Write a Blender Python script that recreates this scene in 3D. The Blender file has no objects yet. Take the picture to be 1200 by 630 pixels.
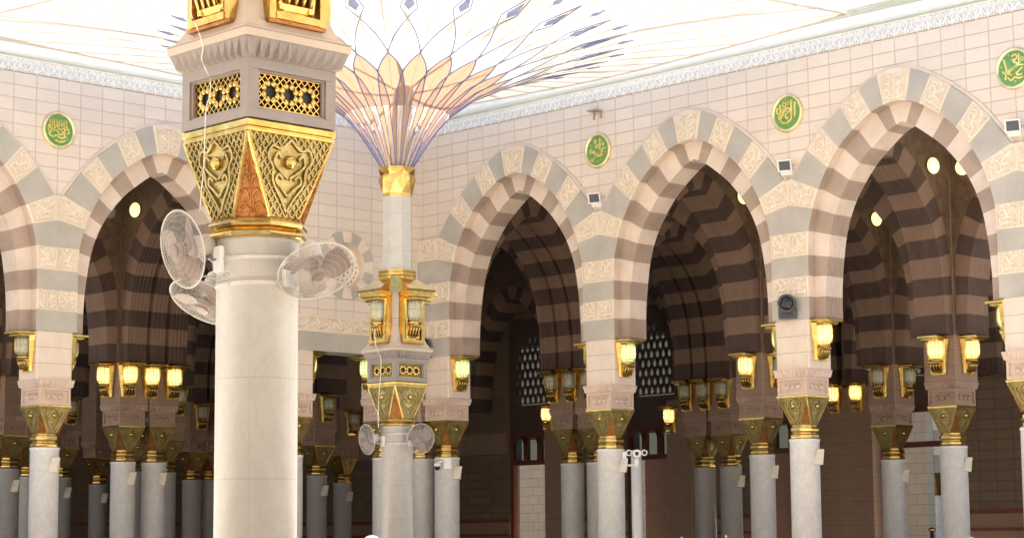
import bpy, math, random
from mathutils import Vector, Matrix
random.seed(7)
R_ = math.radians
PI = math.pi
sc = bpy.context.scene
COL = sc.collection

# ------------------------------------------------------------------ helpers
class MB:
    """collects faces with a material index; build() links ONE mesh object"""
    def __init__(s): s.v = []; s.f = []; s.m = []; s.sm = []
    def vert(s, p): s.v.append((float(p[0]), float(p[1]), float(p[2]))); return len(s.v)-1
    def face(s, pts, m=0, sm=False):
        i = [s.vert(p) for p in pts]; s.f.append(i); s.m.append(m); s.sm.append(sm)
    def box(s, x0, x1, y0, y1, z0, z1, m=0):
        v = [s.vert(p) for p in ((x0,y0,z0),(x1,y0,z0),(x1,y1,z0),(x0,y1,z0),(x0,y0,z1),(x1,y0,z1),(x1,y1,z1),(x0,y1,z1))]
        for q in ((0,3,2,1),(4,5,6,7),(0,1,5,4),(1,2,6,5),(2,3,7,6),(3,0,4,7)):
            s.f.append([v[k] for k in q]); s.m.append(m); s.sm.append(False)
    def loft(s, rings, m=0, sm=False, cap0=True, cap1=True, closed=True):
        idx = [[s.vert(p) for p in r] for r in rings]
        n = len(rings[0])
        for a, b in zip(idx[:-1], idx[1:]):
            for k in range(n if closed else n-1):
                s.f.append([a[k], a[(k+1) % n], b[(k+1) % n], b[k]]); s.m.append(m); s.sm.append(sm)
        if cap0: s.f.append(list(reversed(idx[0]))); s.m.append(m); s.sm.append(False)
        if cap1: s.f.append(list(idx[-1])); s.m.append(m); s.sm.append(False)
    def lathe(s, prof, n=24, m=0, sm=True, ph=0.0, o=(0,0,0), caps=True):
        s.loft([[(o[0]+r*math.cos(ph+2*PI*k/n), o[1]+r*math.sin(ph+2*PI*k/n), o[2]+z) for k in range(n)] for r, z in prof], m, sm, caps, caps)
    def tube(s, pts, r, n=6, m=0, cap=True):
        P = [Vector(p) for p in pts]; rings = []
        for i, p in enumerate(P):
            t = (P[min(i+1, len(P)-1)] - P[max(i-1, 0)])
            if t.length < 1e-9: t = Vector((0,0,1))
            t.normalize()
            a = Vector((0,0,1)) if abs(t.z) < .9 else Vector((1,0,0))
            u = t.cross(a).normalized(); w = t.cross(u)
            rr = r[i] if isinstance(r, (list, tuple)) else r
            rings.append([p + u*(rr*math.cos(2*PI*k/n)) + w*(rr*math.sin(2*PI*k/n)) for k in range(n)])
        s.loft(rings, m, True, cap, cap)
    def ball(s, c, r, m=0, n=12, k=7, sx=1, sy=1, sz=1):
        s.loft([[(c[0]+sx*r*math.sin(PI*(j+.02)/(k+.04))*math.cos(2*PI*i/n), c[1]+sy*r*math.sin(PI*(j+.02)/(k+.04))*math.sin(2*PI*i/n), c[2]-sz*r*math.cos(PI*(j+.02)/(k+.04))) for i in range(n)] for j in range(k+1)], m, True)
    def ribbon(s, pts, w, h, fr, m=0, sub=0.0):
        """raised flat band along 2-D pts; fr(u, v, h) -> 3-D"""
        L = []; n = len(pts)
        for i in range(n):
            a = pts[max(i-1, 0)]; b = pts[min(i+1, n-1)]
            dx, dy = b[0]-a[0], b[1]-a[1]; l = math.hypot(dx, dy) or 1
            ww = (w[i] if isinstance(w, (list, tuple)) else w)/2
            nx, ny = -dy/l*ww, dx/l*ww
            x, y = pts[i]
            L.append([fr(x-nx, y-ny, -.004), fr(x-nx*.6, y-ny*.6, h), fr(x+nx*.6, y+ny*.6, h), fr(x+nx, y+ny, -.004)])
        s.loft(L, m, False, True, True, closed=False)
    def mapped(s, f):
        o = MB(); o.v = [tuple(f(*p)) for p in s.v]; o.f = s.f; o.m = s.m; o.sm = s.sm; return o
    def add(s, o, f=None, dm=0):
        b = len(s.v); s.v += [tuple(f(*p)) for p in o.v] if f else o.v
        s.f += [[i+b for i in q] for q in o.f]; s.m += [i+dm for i in o.m]; s.sm += o.sm
    def mesh(s, name, mats):
        me = bpy.data.meshes.new(name); me.from_pydata(s.v, [], s.f)
        for m in (mats if isinstance(mats, (list, tuple)) else [mats]): me.materials.append(m)
        me.polygons.foreach_set('material_index', s.m); me.polygons.foreach_set('use_smooth', s.sm)
        import bmesh
        bm = bmesh.new(); bm.from_mesh(me)
        bmesh.ops.remove_doubles(bm, verts=bm.verts, dist=1e-5)
        bmesh.ops.recalc_face_normals(bm, faces=bm.faces); bm.to_mesh(me); bm.free()
        me.update(); return me
    def build(s, name, mats, parent=None, loc=None):
        o = bpy.data.objects.new(name, s.mesh(name, mats)); COL.objects.link(o)
        if parent: o.parent = parent
        if loc is not None: o.location = loc
        return o

def tag(o, label=None, cat=None, group=None, kind=None):
    if label: o['label'] = label
    if cat: o['category'] = cat
    if group: o['group'] = group
    if kind: o['kind'] = kind
    return o
def thing(name, label, cat, loc=(0,0,0), rotz=0.0, group=None):
    o = bpy.data.objects.new(name, None); COL.objects.link(o)
    o.empty_display_size = .2; o.location = loc; o.rotation_euler = (0, 0, rotz)
    return tag(o, label, cat, group)
KIDS = {}
def kids(o): return [c for c in bpy.data.objects if c.parent == o]
def dup(root, loc, rotz=0.0, label=None, group=None, scale=None, skip=()):
    def cp(o, par):
        c = o.copy(); COL.objects.link(c)
        if par: c.parent = par
        for k in kids(o):
            if k.name.split('.')[0] not in skip: cp(k, c)
        return c
    r = cp(root, None); r.location = loc; r.rotation_euler = (0, 0, rotz)
    if label: r['label'] = label
    if group: r['group'] = group
    if scale: r.scale = scale
    return r
def crom(P, k):
    """Catmull-Rom through 2-D control points, k steps a span"""
    out = []
    for i in range(len(P)-1):
        p0 = P[max(i-1, 0)]; p1 = P[i]; p2 = P[i+1]; p3 = P[min(i+2, len(P)-1)]
        for j in range(k):
            t = j/k
            out.append(tuple(.5*((2*p1[c]) + (-p0[c]+p2[c])*t + (2*p0[c]-5*p1[c]+4*p2[c]-p3[c])*t*t + (-p0[c]+3*p1[c]-3*p2[c]+p3[c])*t**3) for c in range(len(p1))))
    out.append(tuple(P[-1])); return out

# ------------------------------------------------------------------ materials
class NT:
    def __init__(s, name):
        s.m = bpy.data.materials.new(name); s.m.use_nodes = True
        s.t = s.m.node_tree; s.n = s.t.nodes; s.l = s.t.links
        s.b = s.n['Principled BSDF']; s.out = s.n['Material Output']
    def new(s, t, **k):
        n = s.n.new(t)
        for a, v in k.items(): setattr(n, a, v)
        return n
    def link(s, a, b): s.l.new(a, b)
    def coord(s): return s.new('ShaderNodeTexCoord').outputs['Object']
    def noise(s, scale, detail=4, rough=.55, vec=None, dist=0.0):
        n = s.new('ShaderNodeTexNoise'); n.inputs['Scale'].default_value = scale
        n.inputs['Detail'].default_value = detail; n.inputs['Roughness'].default_value = rough
        n.inputs['Distortion'].default_value = dist
        if vec is None: vec = s.coord()
        s.link(vec, n.inputs['Vector']); return n.outputs['Fac']
    def ramp(s, fac, stops):
        r = s.new('ShaderNodeValToRGB'); e = r.color_ramp.elements
        while len(e) < len(stops): e.new(.5)
        for q, (p, c) in zip(e, stops): q.position = p; q.color = (*c, 1) if len(c) == 3 else c
        s.link(fac, r.inputs['Fac']); return r.outputs['Color']
    def mix(s, a, b, fac, mode='MIX'):
        n = s.new('ShaderNodeMix', data_type='RGBA', blend_type=mode)
        for v, i in ((fac, 0), (a, 6), (b, 7)):
            if hasattr(v, 'is_linked'): s.link(v, n.inputs[i])
            else: n.inputs[i].default_value = v if i == 0 else (*v, 1)
        return n.outputs[2]
    def math(s, op, a, b=None):
        n = s.new('ShaderNodeMath', operation=op)
        for i, v in enumerate((a, b)):
            if v is None: continue
            if hasattr(v, 'is_linked'): s.link(v, n.inputs[i])
            else: n.inputs[i].default_value = v
        return n.outputs[0]
    def bump(s, h, dist=.01, strength=1.0, prev=None):
        b = s.new('ShaderNodeBump'); b.inputs['Strength'].default_value = strength; b.inputs['Distance'].default_value = dist
        s.link(h, b.inputs['Height'])
        if prev is not None: s.link(prev, b.inputs['Normal'])
        return b.outputs['Normal']
    def done(s, color=None, rough=.6, metal=0.0, normal=None, spec=None):
        if color is not None:
            if hasattr(color, 'is_linked'): s.link(color, s.b.inputs['Base Color'])
            else: s.b.inputs['Base Color'].default_value = (*color, 1)
        if hasattr(rough, 'is_linked'): s.link(rough, s.b.inputs['Roughness'])
        else: s.b.inputs['Roughness'].default_value = rough
        s.b.inputs['Metallic'].default_value = metal
        if spec is not None: s.b.inputs['Specular IOR Level'].default_value = spec
        if normal is not None: s.link(normal, s.b.inputs['Normal'])
        return s.m

def stone(name, c, var=.12, scale=3.0, rough=.6, grain=.002, joints=None):
    t = NT(name); n1 = t.noise(scale, 5); n2 = t.noise(90, 3)
    lo = tuple(x*(1-var) for x in c); hi = tuple(min(1, x*(1+var)) for x in c)
    col = t.ramp(n1, [(.3, lo), (.7, hi)])
    col = t.mix(col, tuple(x*.8 for x in c), t.math('MULTIPLY', t.math('GREATER_THAN', n2, .62), .35))
    nm = t.bump(n2, grain)
    if joints:      # thin horizontal course joints
        sp = t.new('ShaderNodeSeparateXYZ'); t.link(t.coord(), sp.inputs[0])
        z = t.math('ADD', sp.outputs[2], -joints[1]); z = t.math('ADD', z, 100*joints[0])
        f = t.math('MODULO', z, joints[0]); g = t.math('LESS_THAN', f, .014)
        col = t.mix(col, tuple(x*.55 for x in c), g)
    return t.done(col, rough, normal=nm)

def brick(name, axis, s0, c, mort, bw=.6, bh=.305, z0=12.555, off=0.0, var=.05, ms=.0115):
    t = NT(name); sp = t.new('ShaderNodeSeparateXYZ'); t.link(t.coord(), sp.inputs[0])
    cb = t.new('ShaderNodeCombineXYZ')
    t.link(t.math('ADD', sp.outputs[axis], -s0+bw*200), cb.inputs[0]); t.link(t.math('ADD', sp.outputs[2], -z0+bh*200), cb.inputs[1])
    b = t.new('ShaderNodeTexBrick'); b.offset = off; b.squash = 1.0
    t.link(cb.outputs[0], b.inputs['Vector'])
    b.inputs['Scale'].default_value = 1.0; b.inputs['Mortar Size'].default_value = ms; b.inputs['Mortar Smooth'].default_value = .2
    b.inputs['Brick Width'].default_value = bw; b.inputs['Row Height'].default_value = bh; b.inputs['Bias'].default_value = 0
    b.inputs['Color1'].default_value = (*[x*(1-var) for x in c], 1); b.inputs['Color2'].default_value = (*[min(1, x*(1+var)) for x in c], 1)
    b.inputs['Mortar'].default_value = (*mort, 1)
    n1 = t.noise(1.3, 5); n2 = t.noise(70, 3); n3 = t.noise(9, 5, .7)
    col = t.mix(b.outputs['Color'], tuple(x*.82 for x in c), t.math('MULTIPLY', n1, .4))
    col = t.mix(col, tuple(x*y for x, y in zip(c, (.80, .72, .62))), t.math('MULTIPLY', t.math('GREATER_THAN', n3, .60), .22))
    nm = t.bump(t.math('SUBTRACT', 1.0, b.outputs['Fac']), .012, .7)
    nm = t.bump(n2, .002, 1, nm)
    return t.done(col, .62, normal=nm)

def marble(name, c, vein, scale=1.6, rough=.3, amt=.5, joint=True, step=.98):
    t = NT(name); co = t.coord()
    w = t.noise(scale, 7, .62, co, 1.6)
    v = t.math('ABSOLUTE', t.math('SUBTRACT', w, .5)); v = t.math('MULTIPLY', v, 14.0)
    v = t.math('SUBTRACT', 1.0, t.math('MINIMUM', v, 1.0))
    cl = t.noise(.8, 4, .6, co)
    col = t.mix(c, tuple(x*.9 for x in c), cl)
    col = t.mix(col, vein, t.math('MULTIPLY', v, amt))
    st = t.noise(2.6, 5, .6, co)
    col = t.mix(col, tuple(a*b for a, b in zip(c, (.86, .78, .62))), t.math('MULTIPLY', t.math('GREATER_THAN', st, .64), .5))
    if joint:
        sp = t.new('ShaderNodeSeparateXYZ'); t.link(co, sp.inputs[0])
        f = t.math('MODULO', t.math('ADD', sp.outputs[2], 10.37 if step > .9 else 9.86), step)
        col = t.mix(col, tuple(x*.72 for x in c), t.math('LESS_THAN', f, .008))
        if step < .9:                        # upright panel joints
            an = t.math('ARCTAN2', sp.outputs[1], sp.outputs[0]); an = t.math('MODULO', t.math('ADD', an, 10.0-.80+PI/6), PI/3)
            col = t.mix(col, tuple(x*.8 for x in c), t.math('LESS_THAN', an, .014))
    return t.done(col, rough)

def metal(name, c, rough=.25, cs=None, var=.2, bscale=0, bdist=.01, c2=None):
    t = NT(name); n1 = t.noise(6, 4)
    col = t.ramp(n1, [(.3, tuple(x*(1-var) for x in c)), (.7, c2 or c)])
    nm = None
    if bscale:
        vo = t.new('ShaderNodeTexVoronoi'); vo.inputs['Scale'].default_value = bscale; vo.feature = 'SMOOTH_F1'
        t.link(t.coord(), vo.inputs['Vector'])
        nm = t.bump(vo.outputs['Distance'], bdist, 1)
        nm = t.bump(t.noise(bscale*1.3, 3, .6, None, 1.5), bdist*.8, 1, nm)
    rr = t.math('ADD', t.math('MULTIPLY', t.noise(11, 4), .16), rough-.08)
    return t.done(col, rr, 1.0, nm)
def plain(name, c, rough=.5, metalv=0.0, var=.08):
    t = NT(name); n = t.noise(5, 4)
    return t.done(t.ramp(n, [(.3, tuple(x*(1-var) for x in c)), (.7, tuple(min(1, x*(1+var)) for x in c))]), rough, metalv)
def emit(name, c, s, base=(.8,.8,.75)):
    t = NT(name); n = t.noise(7, 3)
    t.link(t.ramp(n, [(.25, tuple(x*.72 for x in c)), (.7, c)]), t.b.inputs['Emission Color']); t.b.inputs['Emission Strength'].default_value = s
    return t.done(base, .3)
def fabric(name, c, trans=.75, through=None):
    t = NT(name); n = t.noise(60, 2); n2 = t.noise(.35, 4)
    cc = t.ramp(n2, [(.3, tuple(x*.86 for x in c)), (.7, c)])
    d = t.new('ShaderNodeBsdfDiffuse'); tr = t.new('ShaderNodeBsdfTranslucent'); mx = t.new('ShaderNodeMixShader')
    t.link(cc, d.inputs['Color'])
    if through: tr.inputs['Color'].default_value = (*through, 1)
    else: t.link(cc, tr.inputs['Color'])
    mx.inputs[0].default_value = trans
    t.link(d.outputs[0], mx.inputs[1]); t.link(tr.outputs[0], mx.inputs[2]); t.link(mx.outputs[0], t.out.inputs['Surface'])
    return t.m

PINK = (.60, .435, .345)
M = dict(
    brickR=brick('pink_stone_courses_right', 1, 1.04, (.72, .615, .51), (.53, .39, .27)),
    brickL=brick('pink_stone_courses_left', 0, 11.6, (.72, .62, .525), (.54, .40, .29)),
    gray=stone('grey_voussoir_stone', (.43, .395, .335), .13, 1.3),
    cream=stone('cream_carved_stone', (.73, .625, .50), .1, 1.3, grain=.004),
    vine=stone('cream_relief_stone', (.79, .70, .57), .05),
    groove=stone('ochre_carved_ground', (.68, .56, .42), .08),
    pink=stone('pink_arch_stone', (.66, .54, .44), .12, 1.4),
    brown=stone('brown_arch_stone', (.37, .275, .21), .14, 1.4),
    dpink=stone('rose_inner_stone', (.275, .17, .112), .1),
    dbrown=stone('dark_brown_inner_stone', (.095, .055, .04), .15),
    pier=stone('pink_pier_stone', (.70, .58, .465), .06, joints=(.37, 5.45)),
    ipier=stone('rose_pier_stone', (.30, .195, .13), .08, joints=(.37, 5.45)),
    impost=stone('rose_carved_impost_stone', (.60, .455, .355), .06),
    iimpost=stone('rose_shaded_impost_stone', (.34, .225, .16), .06),  # copy of the impost stone with the hall's shade in its colour
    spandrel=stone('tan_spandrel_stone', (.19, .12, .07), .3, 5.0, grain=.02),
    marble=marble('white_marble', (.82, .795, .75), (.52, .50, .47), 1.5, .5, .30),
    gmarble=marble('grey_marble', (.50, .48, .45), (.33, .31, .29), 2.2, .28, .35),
    umarble=marble('cream_umbrella_marble', (.46, .44, .40), (.33, .305, .26), 1.5, .42, .28, True, .8),
    upier=stone('sand_pier_stone', (.46, .375, .285), .05, joints=(.62, 5.68)),
    gold=metal('polished_gold', (.56, .36, .095), .22, c2=(.72, .51, .18)),
    goldc=metal('chased_gold', (.36, .28, .10), .36, bscale=30, bdist=.006, c2=(.50, .40, .18)),
    goldl=metal('lantern_gold', (.80, .52, .12), .22, bscale=34, bdist=.008, c2=(.95, .70, .25)),
    copper=metal('copper_gold', (.40, .165, .045), .32, bscale=24, bdist=.01, c2=(.52, .24, .08)),
    screen=stone('grey_screen_box_stone', (.245, .21, .185), .06),
    dark=plain('painted_void_shade', (.008, .008, .009), .5),  # near-black colour painting the shade inside pierced openings
    white=plain('white_painted_metal', (.78, .76, .72), .35),
    ivory=plain('ivory_plastic', (.62, .56, .44), .4),
    gmetal=plain('galvanised_steel', (.36, .35, .33), .45, .5),
    gplastic=plain('dark_grey_plastic', (.06, .065, .075), .4),
    lens=plain('black_glass_lens', (.01, .01, .012), .08),
    fanw=plain('cream_fan_plastic', (.50, .465, .41), .4),
    fanb=plain('taupe_fan_blade', (.20, .14, .115), .35),
    peach2=fabric('deep_peach_canopy_membrane', (.58, .37, .25), .55, (.155, .09, .058)),
    rope=plain('white_cable', (.8, .78, .74), .6),
    lace=stone('white_lace_stone', (.78, .765, .73), .04),
    laceb=stone('pale_frieze_ground', (.56, .55, .56), .06),
    cornice=stone('white_cornice_paint', (.66, .69, .72), .03),
    cornd=stone('grey_green_cornice_groove', (.40, .42, .36), .06),
    green=plain('green_enamel', (.115, .29, .07), .3),
    script=metal('bright_gold_leaf', (.95, .74, .22), .38, c2=(1, .83, .36)),
    rim=metal('pale_gold_rim', (.90, .72, .34), .35, c2=(.98, .86, .55)),
    fab=fabric('white_canopy_membrane', (.86, .84, .80), .115),
    sheer=fabric('sheer_seam_band', (.92, .90, .86), .78),
    peach=fabric('peach_canopy_membrane', (.66, .44, .31), .55, (.20, .122, .08)),
    bluep=fabric('blue_canopy_membrane', (.40, .44, .66), .55, (.36, .40, .62)),
    blue=plain('blue_seam', (.13, .15, .32), .5),
    seam=plain('brown_seam', (.62, .50, .41), .6),
    lit=emit('lit_glass', (1.0, .88, .50), .32),
    litg=emit('greenish_lit_glass', (.80, 1.0, .60), .2),
    unlit=plain('dim_glass', (.34, .36, .30), .12),
    lshade=fabric('warm_lamp_shade', (.80, .74, .56), .62, (.78, .66, .36)),
    gshade=fabric('greenish_lamp_shade', (.72, .78, .60), .62, (.58, .74, .42)),
    bulb=emit('lamp_bulb', (1.0, .90, .66), 5.5),
    bulbw=emit('faint_lamp_bulb', (.95, 1.0, .8), 3.5),
    globe=emit('lit_globe_glass', (1.0, .80, .28), .36),
    wood=plain('red_brown_wood', (.13, .038, .022), .4),
    dado=stone('red_dado_stone', (.17, .05, .03), .1),
    pane=fabric('frosted_pane', (.06, .062, .052), .85),
    skin=plain('skin', (.45, .27, .18), .5),
    cloth=plain('white_head_cloth', (.80, .70, .68), .8),
    robe=plain('pale_robe', (.72, .70, .66), .8),
    black=plain('black_iron', (.02, .02, .02), .45),
)
FL = NT('pale_paving_marble')
_co = FL.coord(); _b = FL.new('ShaderNodeTexBrick'); FL.link(_co, _b.inputs['Vector']); _b.offset = 0
_b.inputs['Scale'].default_value = 1; _b.inputs['Brick Width'].default_value = 1; _b.inputs['Row Height'].default_value = 1; _b.inputs['Mortar Size'].default_value = .006
_b.inputs['Color1'].default_value = (.60, .57, .52, 1); _b.inputs['Color2'].default_value = (.56, .53, .48, 1); _b.inputs['Mortar'].default_value = (.3, .28, .25, 1)
M['floor'] = FL.done(FL.mix(_b.outputs['Color'], (.48, .45, .40), FL.math('MULTIPLY', FL.noise(.8, 5), .4)), .25)
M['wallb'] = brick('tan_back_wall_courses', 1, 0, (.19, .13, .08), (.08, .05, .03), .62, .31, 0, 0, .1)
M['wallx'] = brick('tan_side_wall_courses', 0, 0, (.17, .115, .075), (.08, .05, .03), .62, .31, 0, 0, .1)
M['outb'] = brick('cream_outer_wall_blocks', 1, 0, (.26, .24, .195), (.14, .125, .095), .62, .36, 0, .5, .06, .012)

# ------------------------------------------------------------------ arch curves (local: s along the wall, n out of it, z up)
AX = .47                                   # half width of a pier
OB = [(0, 11.85), (.45, 11.77), (.95, 11.54), (1.46, 11.22), (1.99, 10.81), (2.42, 10.37), (2.89, 9.77)]
IB = [(0, 11.14), (.30, 11.08), (.64, 10.97), (1.14, 10.66), (1.55, 10.31), (1.87, 9.91), (2.14, 9.45), (2.31, 9.03), (2.44, 8.54), (2.47, 8.00), (2.47, 7.53), (2.47, 7.06), (2.47, 6.58)]
NB = [(0, 10.70), (.25, 10.60), (.52, 10.43), (1.05, 10.02), (1.45, 9.57), (1.77, 9.07), (1.98, 8.50), (2.10, 7.84), (2.155, 7.3), (2.17, 6.9), (2.17, 6.58)]
SUB = 4
IN = crom(IB, SUB); OU = crom(OB, SUB)
_nd = crom(NB, 24)
_al = [0.0]
for a, b in zip(_nd[:-1], _nd[1:]): _al.append(_al[-1]+math.dist(a, b))
def n_at(l):
    for i in range(len(_al)-1):
        if l <= _al[i+1]+1e-9:
            t = (l-_al[i])/max(1e-9, _al[i+1]-_al[i]); a, b = _nd[i], _nd[i+1]
            return (a[0]+(b[0]-a[0])*t, a[1]+(b[1]-a[1])*t)
    return _nd[-1]
def n_near(p): return _al[min(range(len(_nd)), key=lambda i: math.dist(p, _nd[i]))]
_lb = [0.0]+[n_near(p) for p in IB[1:-1]]+[_al[-1]]
NI = []
for j in range(len(IB)-1):
    for k in range(SUB): NI.append(n_at(_lb[j]+(_lb[j+1]-_lb[j])*k/SUB))
NI.append(_nd[-1])
LIGHT = [0 if j % 2 == 0 else 1 for j in range(12)]        # 0 light stone, 1 dark stone

def soffit(mb, n0, n1, mats, flutes=7, deep=(), depth=.014):
    """fluted soffit along the intrados from depth n0 to n1"""
    prof = []                                               # (n, outward offset)
    L = n1-n0; prof.append((n0, 0.0))
    step = L/flutes
    for i in range(flutes):
        a = n0+i*step
        prof += [(a+step*.30, 0.0), (a+step*.40, depth), (a+step*.60, depth), (a+step*.70, 0.0)]
    prof.append((n1, 0.0))
    for dn in deep:
        prof = [p for p in prof if abs(p[0]-dn) > .065]
        prof += [(dn-.06, 0.0), (dn-.045, .16), (dn+.045, .16), (dn+.06, 0.0)]
    prof.sort(key=lambda p: p[0])
    N = len(NI)
    for sg in (1, -1):
        rings = []
        for i in range(N):
            a = NI[max(i-1, 0)]; b = NI[min(i+1, N-1)]
            if i == 0: a = (-b[0], b[1])
            tx, tz = b[0]-a[0], b[1]-a[1]; l = math.hypot(tx, tz)
            ox, oz = -tz/l, tx/l                            # towards the solid
            rings.append([(sg*(NI[i][0]+ox*d), n, NI[i][1]+oz*d) for n, d in prof])
        for i in range(N-1):
            m = mats[LIGHT[i//SUB]]
            for k in range(len(prof)-1):
                mb.face([rings[i][k], rings[i][k+1], rings[i+1][k+1], rings[i+1][k]], m)
    for sg in (1, -1):                                      # underside of the jamb
        mb.face([(sg*2.17, n0, 6.58), (sg*2.17, n1, 6.58), (sg*2.56, n1, 6.58), (sg*2.56, n0, 6.58)], mats[1])

def vines(mb, quad, n0, m, mf, seed=0, h=.03):
    """carved scroll relief inside a four-cornered stone; quad = bl, br, tr, tl in (s, z)"""
    bl, br, tr, tl = quad
    def P(u, v): return tuple((bl[c]*(1-u)+br[c]*u)*(1-v)+(tl[c]*(1-u)+tr[c]*u)*v for c in (0, 1))
    fr = lambda a, b, hh: (a, n0+hh, b)
    c = [P(.06, .06), P(.94, .06), P(.94, .94), P(.06, .94), P(.06, .06)]
    mb.ribbon(c, .022, h, fr, m)
    gw = [P(.09, .09), P(.91, .09), P(.91, .91), P(.09, .91)]
    mb.face([fr(a, b, .002) for a, b in gw], mf)
    rnd = random.Random(seed)
    cur = []; fl = rnd.choice((-1, 1)); sym = rnd.random() < .5
    def leaf(x, y, a, l, w_):
        n = 5; mb.ribbon([P(x+fl*l*t/n*math.cos(a+.5*t/n), y+l*t/n*math.sin(a+.5*t/n)) for t in range(n+1)], [.006, w_*.75, w_, w_*.85, w_*.45, .004], h*1.2, fr, m)
    def spiral(cx, cy, r, a0, d, k=1.15): cur.append([(cx+fl*r*(1-t*.85)*math.cos(a0+d*t*2*PI*k), cy+r*(1-t*.85)*math.sin(a0+d*t*2*PI*k)) for t in [i/15 for i in range(16)]])
    if sym:
        for s_ in (-1, 1):
            fl = s_
            spiral(.5+s_*.22, .34, .17, -PI/2, 1); spiral(.5+s_*.2, .72, .13, PI/2, -1)
            leaf(.5+s_*.05, .5, .5, .36, .06); leaf(.5+s_*.05, .12, .1, .34, .055); leaf(.5+s_*.04, .85, .15, .32, .05)
        fl = 1; cur.append([(.5, .08), (.5, .9)])
    else:
        q0 = lambda x: .5+fl*(x-.5)
        cur.append([(q0(.14), .12), (q0(.3), .24), (q0(.5), .5), (q0(.66), .72), (q0(.86), .88)])
        spiral(q0(.32), .62, .19, -.6, 1); spiral(q0(.68), .36, .19, PI-.6, 1)
        for x, y, a_, l in ((.2, .2, 1.3, .22), (.3, .24, -.3, .36), (.5, .5, 1.5, .34), (.5, .5, -.6, .3), (.66, .72, .0, .24), (.7, .8, 1.9, .28), (.22, .86, -.2, .26), (.76, .12, .2, .18)): leaf(q0(x), y, a_, l, .065)
    for q in cur: mb.ribbon([P(*c_) for c_ in q], .03, h, fr, m)

NF, N2, NBK = .375, .15, -.45              # outer order, second order, back of the facade
# façade ring slots: 0 grey 1 cream 2 pink 3 brown 4 vine 5 groove 6 wall edge
RM = ['gray', 'cream', 'pink', 'brown', 'vine', 'groove', 'dbrown']
def ring_half(mb, sg, lim=3.0, seed=1, keystone=True):
    """one half of a façade arch: outer order, second order and the bands down the pier; lim = where the pier band ends"""
    f = lambda p, n: (sg*p[0], n, p[1])
    for j in range(6):
        for k in range(SUB):
            i = j*SUB+k; m = 1 if LIGHT[j] == 0 else 0
            mb.face([f(IN[i], NF), f(OU[i], NF), f(OU[i+1], NF), f(IN[i+1], NF)], m)
            mb.face([f(OU[i], NF), f(OU[i], .29), f(OU[i+1], .29), f(OU[i+1], NF)], m)
            # thin outer border
            def out(p, q, r, d):
                tx, tz = r[0]-q[0], r[1]-q[1]; l = math.hypot(tx, tz); return (p[0]-tz/l*d*-1*-1, p[1]+tx/l*d)
            a, b = OU[max(i-1, 0)], OU[min(i+1, len(OU)-1)]; c, d = OU[i], OU[min(i+2, len(OU)-1)]
            if i == 0: a = (-b[0], b[1])
            p0 = out(OU[i], a, b, .075) if i else (0, OU[0][1]+.075)
            p1 = out(OU[i+1], c, d, .075)
            p0 = (max(0, p0[0]), p0[1])
            mb.face([f(OU[i], .335), f(p0, .335), f(p1, .335), f(OU[i+1], .335)], 2)
            mb.face([f(p0, .335), f(p0, .29), f(p1, .29), f(p1, .335)], 2)
        if j and LIGHT[j] == 0:
            a, b = j*SUB, (j+1)*SUB
            q = [(sg*IN[a][0], IN[a][1]), (sg*IN[b][0], IN[b][1]), (sg*OU[b][0], OU[b][1]), (sg*OU[a][0], OU[a][1])]
            vines(mb, q, NF, 4, 5, seed+j)
    # reveal of the outer order, second order
    for i in range(len(IN)-1):
        m = 2 if LIGHT[i//SUB] == 0 else 3
        mb.face([f(IN[i], NF), f(IN[i+1], NF), f(IN[i+1], N2), f(IN[i], N2)], m)
        mb.face([f(IN[i], N2), f(IN[i+1], N2), f(NI[i+1], N2), f(NI[i], N2)], m)
    # bands on the pier; zs at axis, zi at the inner edge
    zax = [9.75, 9.18, 8.54, 8.00, 7.53, 7.06, 6.58]
    for j in range(6):
        m = 1 if j % 2 == 0 else 0
        i0, i1 = (6+j)*SUB, (7+j)*SUB
        za, zb = zax[j], zax[j+1]
        def ax(z): return (lim, z)
        k = (lim-2.47)/.53
        if lim < 2.99:
            za = IB[6+j][1]+(za-IB[6+j][1])*k; zb = IB[7+j][1]+(zb-IB[7+j][1])*k
        poly = [f(IN[i], NF) for i in range(i0, i1+1)]+[f((lim, zb), NF), f((lim, za), NF)]
        mb.face(poly, m)
        if j == 0: mb.face([f(OU[-1], NF), f((lim, za), NF), f((lim, za), .29), f(OU[-1], .29)], m); mb.face([f(OU[-1], NF), f((lim, za), NF), f(IN[i0], NF)], m)
        if j == 5: mb.face([f((lim, zb), NF), f(IN[i1], NF), f(IN[i1], .2), f((lim, zb), .2)], m)
        if m == 1 and lim > 2.99:
            # half of the stone; the mirrored half of the next bay completes it
            vines(mb, [(sg*IN[i1][0], IN[i1][1]), (sg*lim, zb), (sg*lim, za), (sg*IN[i0][0], IN[i0][1])] , NF, 4, 5, seed+20+j)
def keystone(mb, seed=0):
    vines(mb, [(-.30, 11.09), (.30, 11.09), (.45, 11.77), (-.45, 11.77)], NF, 4, 5, seed)
def bay_brick(mb, lims=(3.0, 3.0), ztop=12.56):
    for sg, lim in ((1, lims[0]), (-1, lims[1])):
        pts = OU+[(lim, 9.75)]
        for a, b in zip(pts[:-1], pts[1:]):
            if b[0]-a[0] < 1e-6: continue
            mb.face([(sg*a[0], .30, a[1]), (sg*b[0], .30, b[1]), (sg*b[0], .30, ztop), (sg*a[0], .30, ztop)], 0)
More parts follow.
